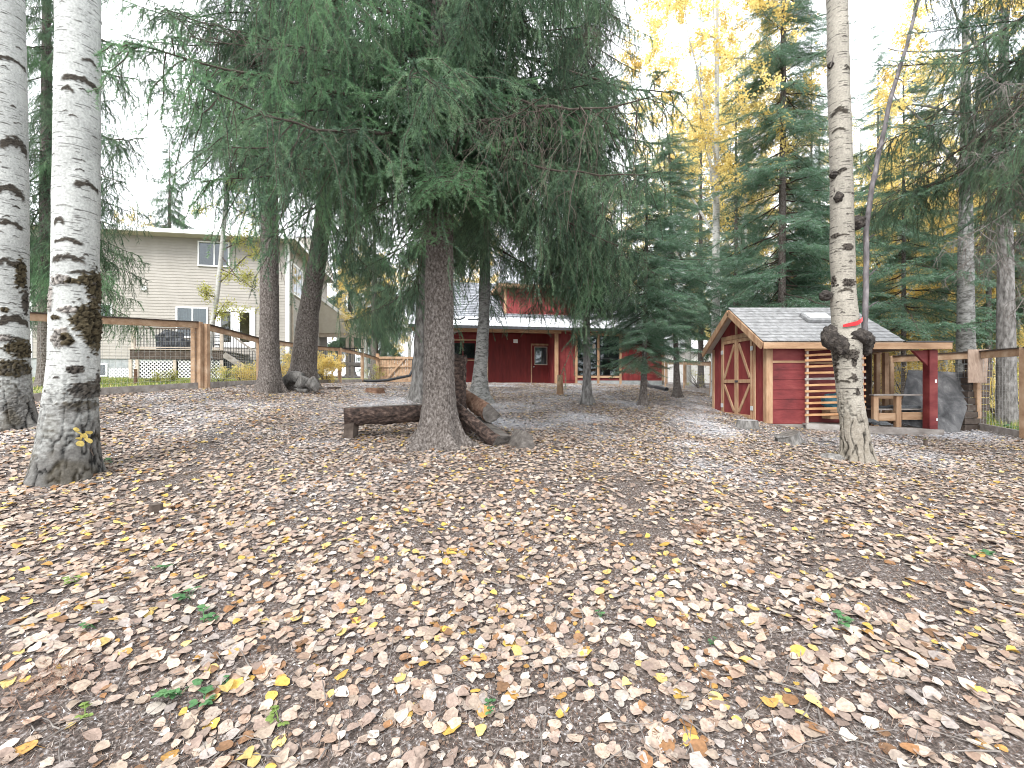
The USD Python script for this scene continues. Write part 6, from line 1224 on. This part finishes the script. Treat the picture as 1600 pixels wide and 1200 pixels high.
v = np.stack([np.stack([x - np.cos(a) * wd, y - np.sin(a) * wd, z - .01], -1), np.stack([x + np.cos(a) * wd, y + np.sin(a) * wd, z - .01], -1), np.stack([x + rng.normal(0, .03, N), y + rng.normal(0, .03, N), z + hgt], -1)], 1).reshape(-1, 3)
GC = np.array([(.10, .16, .04), (.16, .22, .06), (.30, .32, .10), (.42, .38, .16), (.5, .42, .10)]); c = np.repeat(GC[rng.choice(5, N, p=[.3, .32, .2, .12, .06])], 3, 0)
put('/World', 'grass', (v, np.arange(3 * N).reshape(-1, 3)), 'leaf_tint', tint=c, kind='stuff', label='short yellowing lawn grass beyond the left fence', cat='grass')
# grassy verge outside the right fence
N = 26000; y = 9 + 10 * rng.random(N); x = rng.uniform(1.0, 1.45, N) * y * 1.0 + .2; ok = x > np.interp(y, [7.4, 9, 10.35, 11.6], [9.5, 10.1, 10.55, 9.6]) + .15; x, y = x[ok], y[ok]; N = len(x); z = gz(x, y); a = rng.uniform(0, 6.28, N); hgt = rng.uniform(.06, .30, N)
v = np.stack([np.stack([x - np.cos(a) * wd, y - np.sin(a) * wd, z - .01], -1), np.stack([x + np.cos(a) * wd, y + np.sin(a) * wd, z - .01], -1), np.stack([x + rng.normal(0, .06, N), y + rng.normal(0, .06, N), z + hgt], -1)], 1).reshape(-1, 3)
c = np.repeat(GC[rng.choice(5, N, p=[.3, .36, .2, .09, .05])], 3, 0)
put('/World', 'grass', (v, np.arange(3 * N).reshape(-1, 3)), 'leaf_tint', tint=c, kind='stuff', label='tall green verge grass outside the right fence', cat='grass')
# ---------------------------------------------------------------- shrubs
def shrub(label, px, Y, w, h, n, protos, seed, name='shrub', scale=.8):
    rng = np.random.default_rng(seed); B = foot(px, Y); t = Thing(name, label, 'shrub', B); st = []
    for k in range(9):
        e = np.array([rng.normal(0, w * .35), rng.normal(0, w * .3), h * rng.uniform(.6, 1)]); s = np.linspace(0, 1, 5)[:, None]; t.part('stem', tube(B + e * s + rng.normal(0, .03, (5, 3)) * s, np.linspace(.012, .004, 5), 5), 'twig_look')
    M = []
    for k in range(n):
        A = np.eye(4); A[:3, :3] = Rotation.random(random_state=int(rng.integers(1 << 30))).as_matrix() * scale * rng.uniform(.6, 1.1); d = unit(rng.standard_normal(3)) * rng.random() ** .4; A[:3, 3] = [d[0] * w / 2, d[1] * w / 2, max(.12, h * (.5 + .5 * d[2]))]; M.append(A)
    instancer(t.path, 'foliage', protos, M, rng.integers(0, len(protos), n), kind='stuff')
shrub('yellow leaved shrub behind the pale wire fence, left of the gate', 508, 18.6, 1.5, 1.35, 55, YEL, 1, scale=.7)
shrub('yellow green shrub before the dark gap under the deck stairs', 378, 16.5, 1.8, .75, 34, LIME + YEL, 2)
shrub('low yellow green shrub at the foot of the young aspen', 345, 15.0, 1.2, .55, 18, LIME, 3)
shrub('green shrub at the foot of the gate side fence', 583, 23.0, .9, .9, 16, LIME, 4)
shrub('yellow green shrub between the two left spruce trunks', 440, 16.0, 1.3, 1.3, 28, LIME + YEL, 5)
shrub('small lime shrub beside the lawn stake', 255, 14.0, .9, .35, 14, LIME, 6)
shrub('leafy yellow bush outside the fence behind the timber stack', 1556, 11.8, 1.4, 1.5, 40, YEL + LIME, 7, scale=.7)
shrub('bushy yellow undergrowth seen through the porch opening', 1420, 15.5, 2.6, 2.2, 80, YEL, 8)
shrub('dry grey shrub beyond the low fence left of the shed', 1092, 21, 1.7, .9, 0 + 8, LIME, 9)
shrub('yellow undergrowth outside the right end of the fence', 1600, 13.5, 2.4, 1.8, 60, YEL + LIME, 10)
# ---------------------------------------------------------------- small green plants in the leaf litter
def weed(label, px, py, Y, size, n, seed, mat='leaves_green'):
    rng = np.random.default_rng(seed); B = spot(px, py, Y); t = Thing('small_plant', label, 'plant', B)
    for k in range(n):
        a = rng.uniform(0, 6.28); r = size * rng.uniform(.25, 1); hh = size * rng.uniform(.25, .8); tip = B + [np.cos(a) * r, np.sin(a) * r, hh]; t.part('stem', tube(np.stack([B, (B + tip) / 2 + [0, 0, hh * .3], tip]), [.002, .0017, .0012], 4), mat)
        for b in (-.9, 0, .9):
            L = size * rng.uniform(.38, .55); d = np.array([np.cos(a + b), np.sin(a + b), rng.uniform(-.25, .35)]); s = np.array([-np.sin(a + b), np.cos(a + b), rng.uniform(-.3, .3)])
            prof = np.array([(0, 0), (.3, .30), (.6, .34), (.85, .2), (1, 0), (.85, -.2), (.6, -.34), (.3, -.30)]); v = tip + prof[:, :1] * L * d + prof[:, 1:] * L * s + np.abs(prof[:, 1:]) * L * .35 * np.array([0, 0, 1])
            t.part('leaf', (v, np.array([[0, 1, 7], [1, 2, 6], [1, 6, 7], [2, 3, 5], [2, 5, 6], [3, 4, 5]])), mat)
for k, (px, py, Y, sz, n, lab) in enumerate([(298, 962, 2.95, .085, 6, 'low green weed in the left foreground, upper one of a close pair'), (318, 985, 2.75, .08, 5, 'low green weed in the left foreground, lower one of a close pair'), (282, 1082, 2.22, .085, 6, 'dark green weed with broad leaves at the lower left'), (318, 1092, 2.18, .08, 6, 'glossy green weed right of the broad leaved one at the lower left'),
                                   (345, 1062, 2.28, .05, 4, 'small pale weed above the glossy one at the lower left'), (122, 915, 3.1, .075, 4, 'lime green sprout far left among the leaves'), (255, 893, 3.3, .07, 4, 'grey green sprout left of centre in the litter'), (150, 1018, 2.6, .06, 3, 'single leaning green weed by the left foreground twigs'), (436, 1125, 2.05, .06, 5, 'bright green sprout at the bottom edge left of centre'), (133, 1128, 2.05, .06, 4, 'lime sprout at the bottom left edge'),
                                   (762, 1102, 2.12, .05, 5, 'slim green sprout at the bottom centre'), (1310, 1003, 2.65, .08, 5, 'green weed on the right foreground beside yellow leaves'), (1115, 1020, 2.55, .04, 3, 'tiny green sprout right of centre'), (1520, 862, 3.5, .10, 4, 'grey green weed near the right picture edge'), (938, 985, 2.75, .05, 3, 'faint green sprout near the centre of the litter'), (160, 690, 5.6, .10, 5, 'green leafy shoot at the foot of the thick white trunk'), (1585, 655, 9.6, .22, 8, 'green leafy plant by the foot of the right fence')]):
    weed(lab, px, py, Y, sz, n, 40 + k, 'leaves_fresh' if 'lime' in lab or 'bright' in lab else 'leaves_green')
# reddish clumps of shed needles and a few larger fallen sticks
def needle_clump(label, px, py, Y, R, seed):
    rng = np.random.default_rng(seed); B = spot(px, py, Y); n = 260; x, y = B[0] + rng.normal(0, R, n), B[1] + rng.normal(0, R, n); a = rng.uniform(0, 6.28, n); L = rng.uniform(.03, .07, n); dx, dy = np.cos(a) * L, np.sin(a) * L; z = gz(x, y) + .012 + .03 * rng.random(n); w = .0022
    v = np.stack([np.stack([x - np.sin(a) * w, y + np.cos(a) * w, z], -1), np.stack([x + np.sin(a) * w, y - np.cos(a) * w, z], -1), np.stack([x + dx, y + dy, gz(x + dx, y + dy) + .012 + .04 * rng.random(n)], -1)], 1).reshape(-1, 3)
    put('/World', 'needle_clump', (v, np.arange(3 * n).reshape(-1, 3)), 'rotten_wood', label=label, cat='needles', kind='stuff')
for k, (px, py, Y, R, lab) in enumerate([(1085, 835, 3.9, .06, 'red brown clump of dry needles right of centre'), (1505, 885, 3.3, .10, 'red brown clump of dry needles near the right edge'), (85, 1075, 2.25, .09, 'red brown clump of dry needles at the lower left'), (750, 730, 6.1, .10, 'rusty needle clump in front of the slanting log'), (615, 740, 5.9, .06, 'rusty needle clump in front of the log bench'), (1500, 712, 7.6, .14, 'rusty needle clump before the timber stack')]): needle_clump(lab, px, py, Y, R, 60 + k)
def stick(label, pts, r, seed=0):
    c = np.array([spot(px, py, Y) for px, py, Y in pts]); u = np.linspace(0, 1, 16); k = np.linspace(0, 1, len(c)); c = np.array([np.interp(u, k, c[:, q]) for q in range(3)]).T; c[:, 2] = gz(c[:, 0], c[:, 1]) + r * .8
    single('fallen_stick', tube(c + np.random.default_rng(seed).normal(0, r * .5, c.shape), np.linspace(r, r * .5, 16), 7), 'dead_twig', label, 'stick', smooth=True)
stick('long thin dead stick lying right of the thick white trunk foot', [(50, 800, 4.5), (130, 765, 4.95), (210, 752, 5.2)], .016)
stick('dead stick at the bottom left below the needle clump', [(0, 1012, 2.6), (60, 1000, 2.66), (115, 975, 2.8)], .009, 2)
stick('forked twig at the lower right foreground', [(1560, 1120, 2.02), (1480, 1075, 2.25), (1400, 1050, 2.4)], .007, 3)
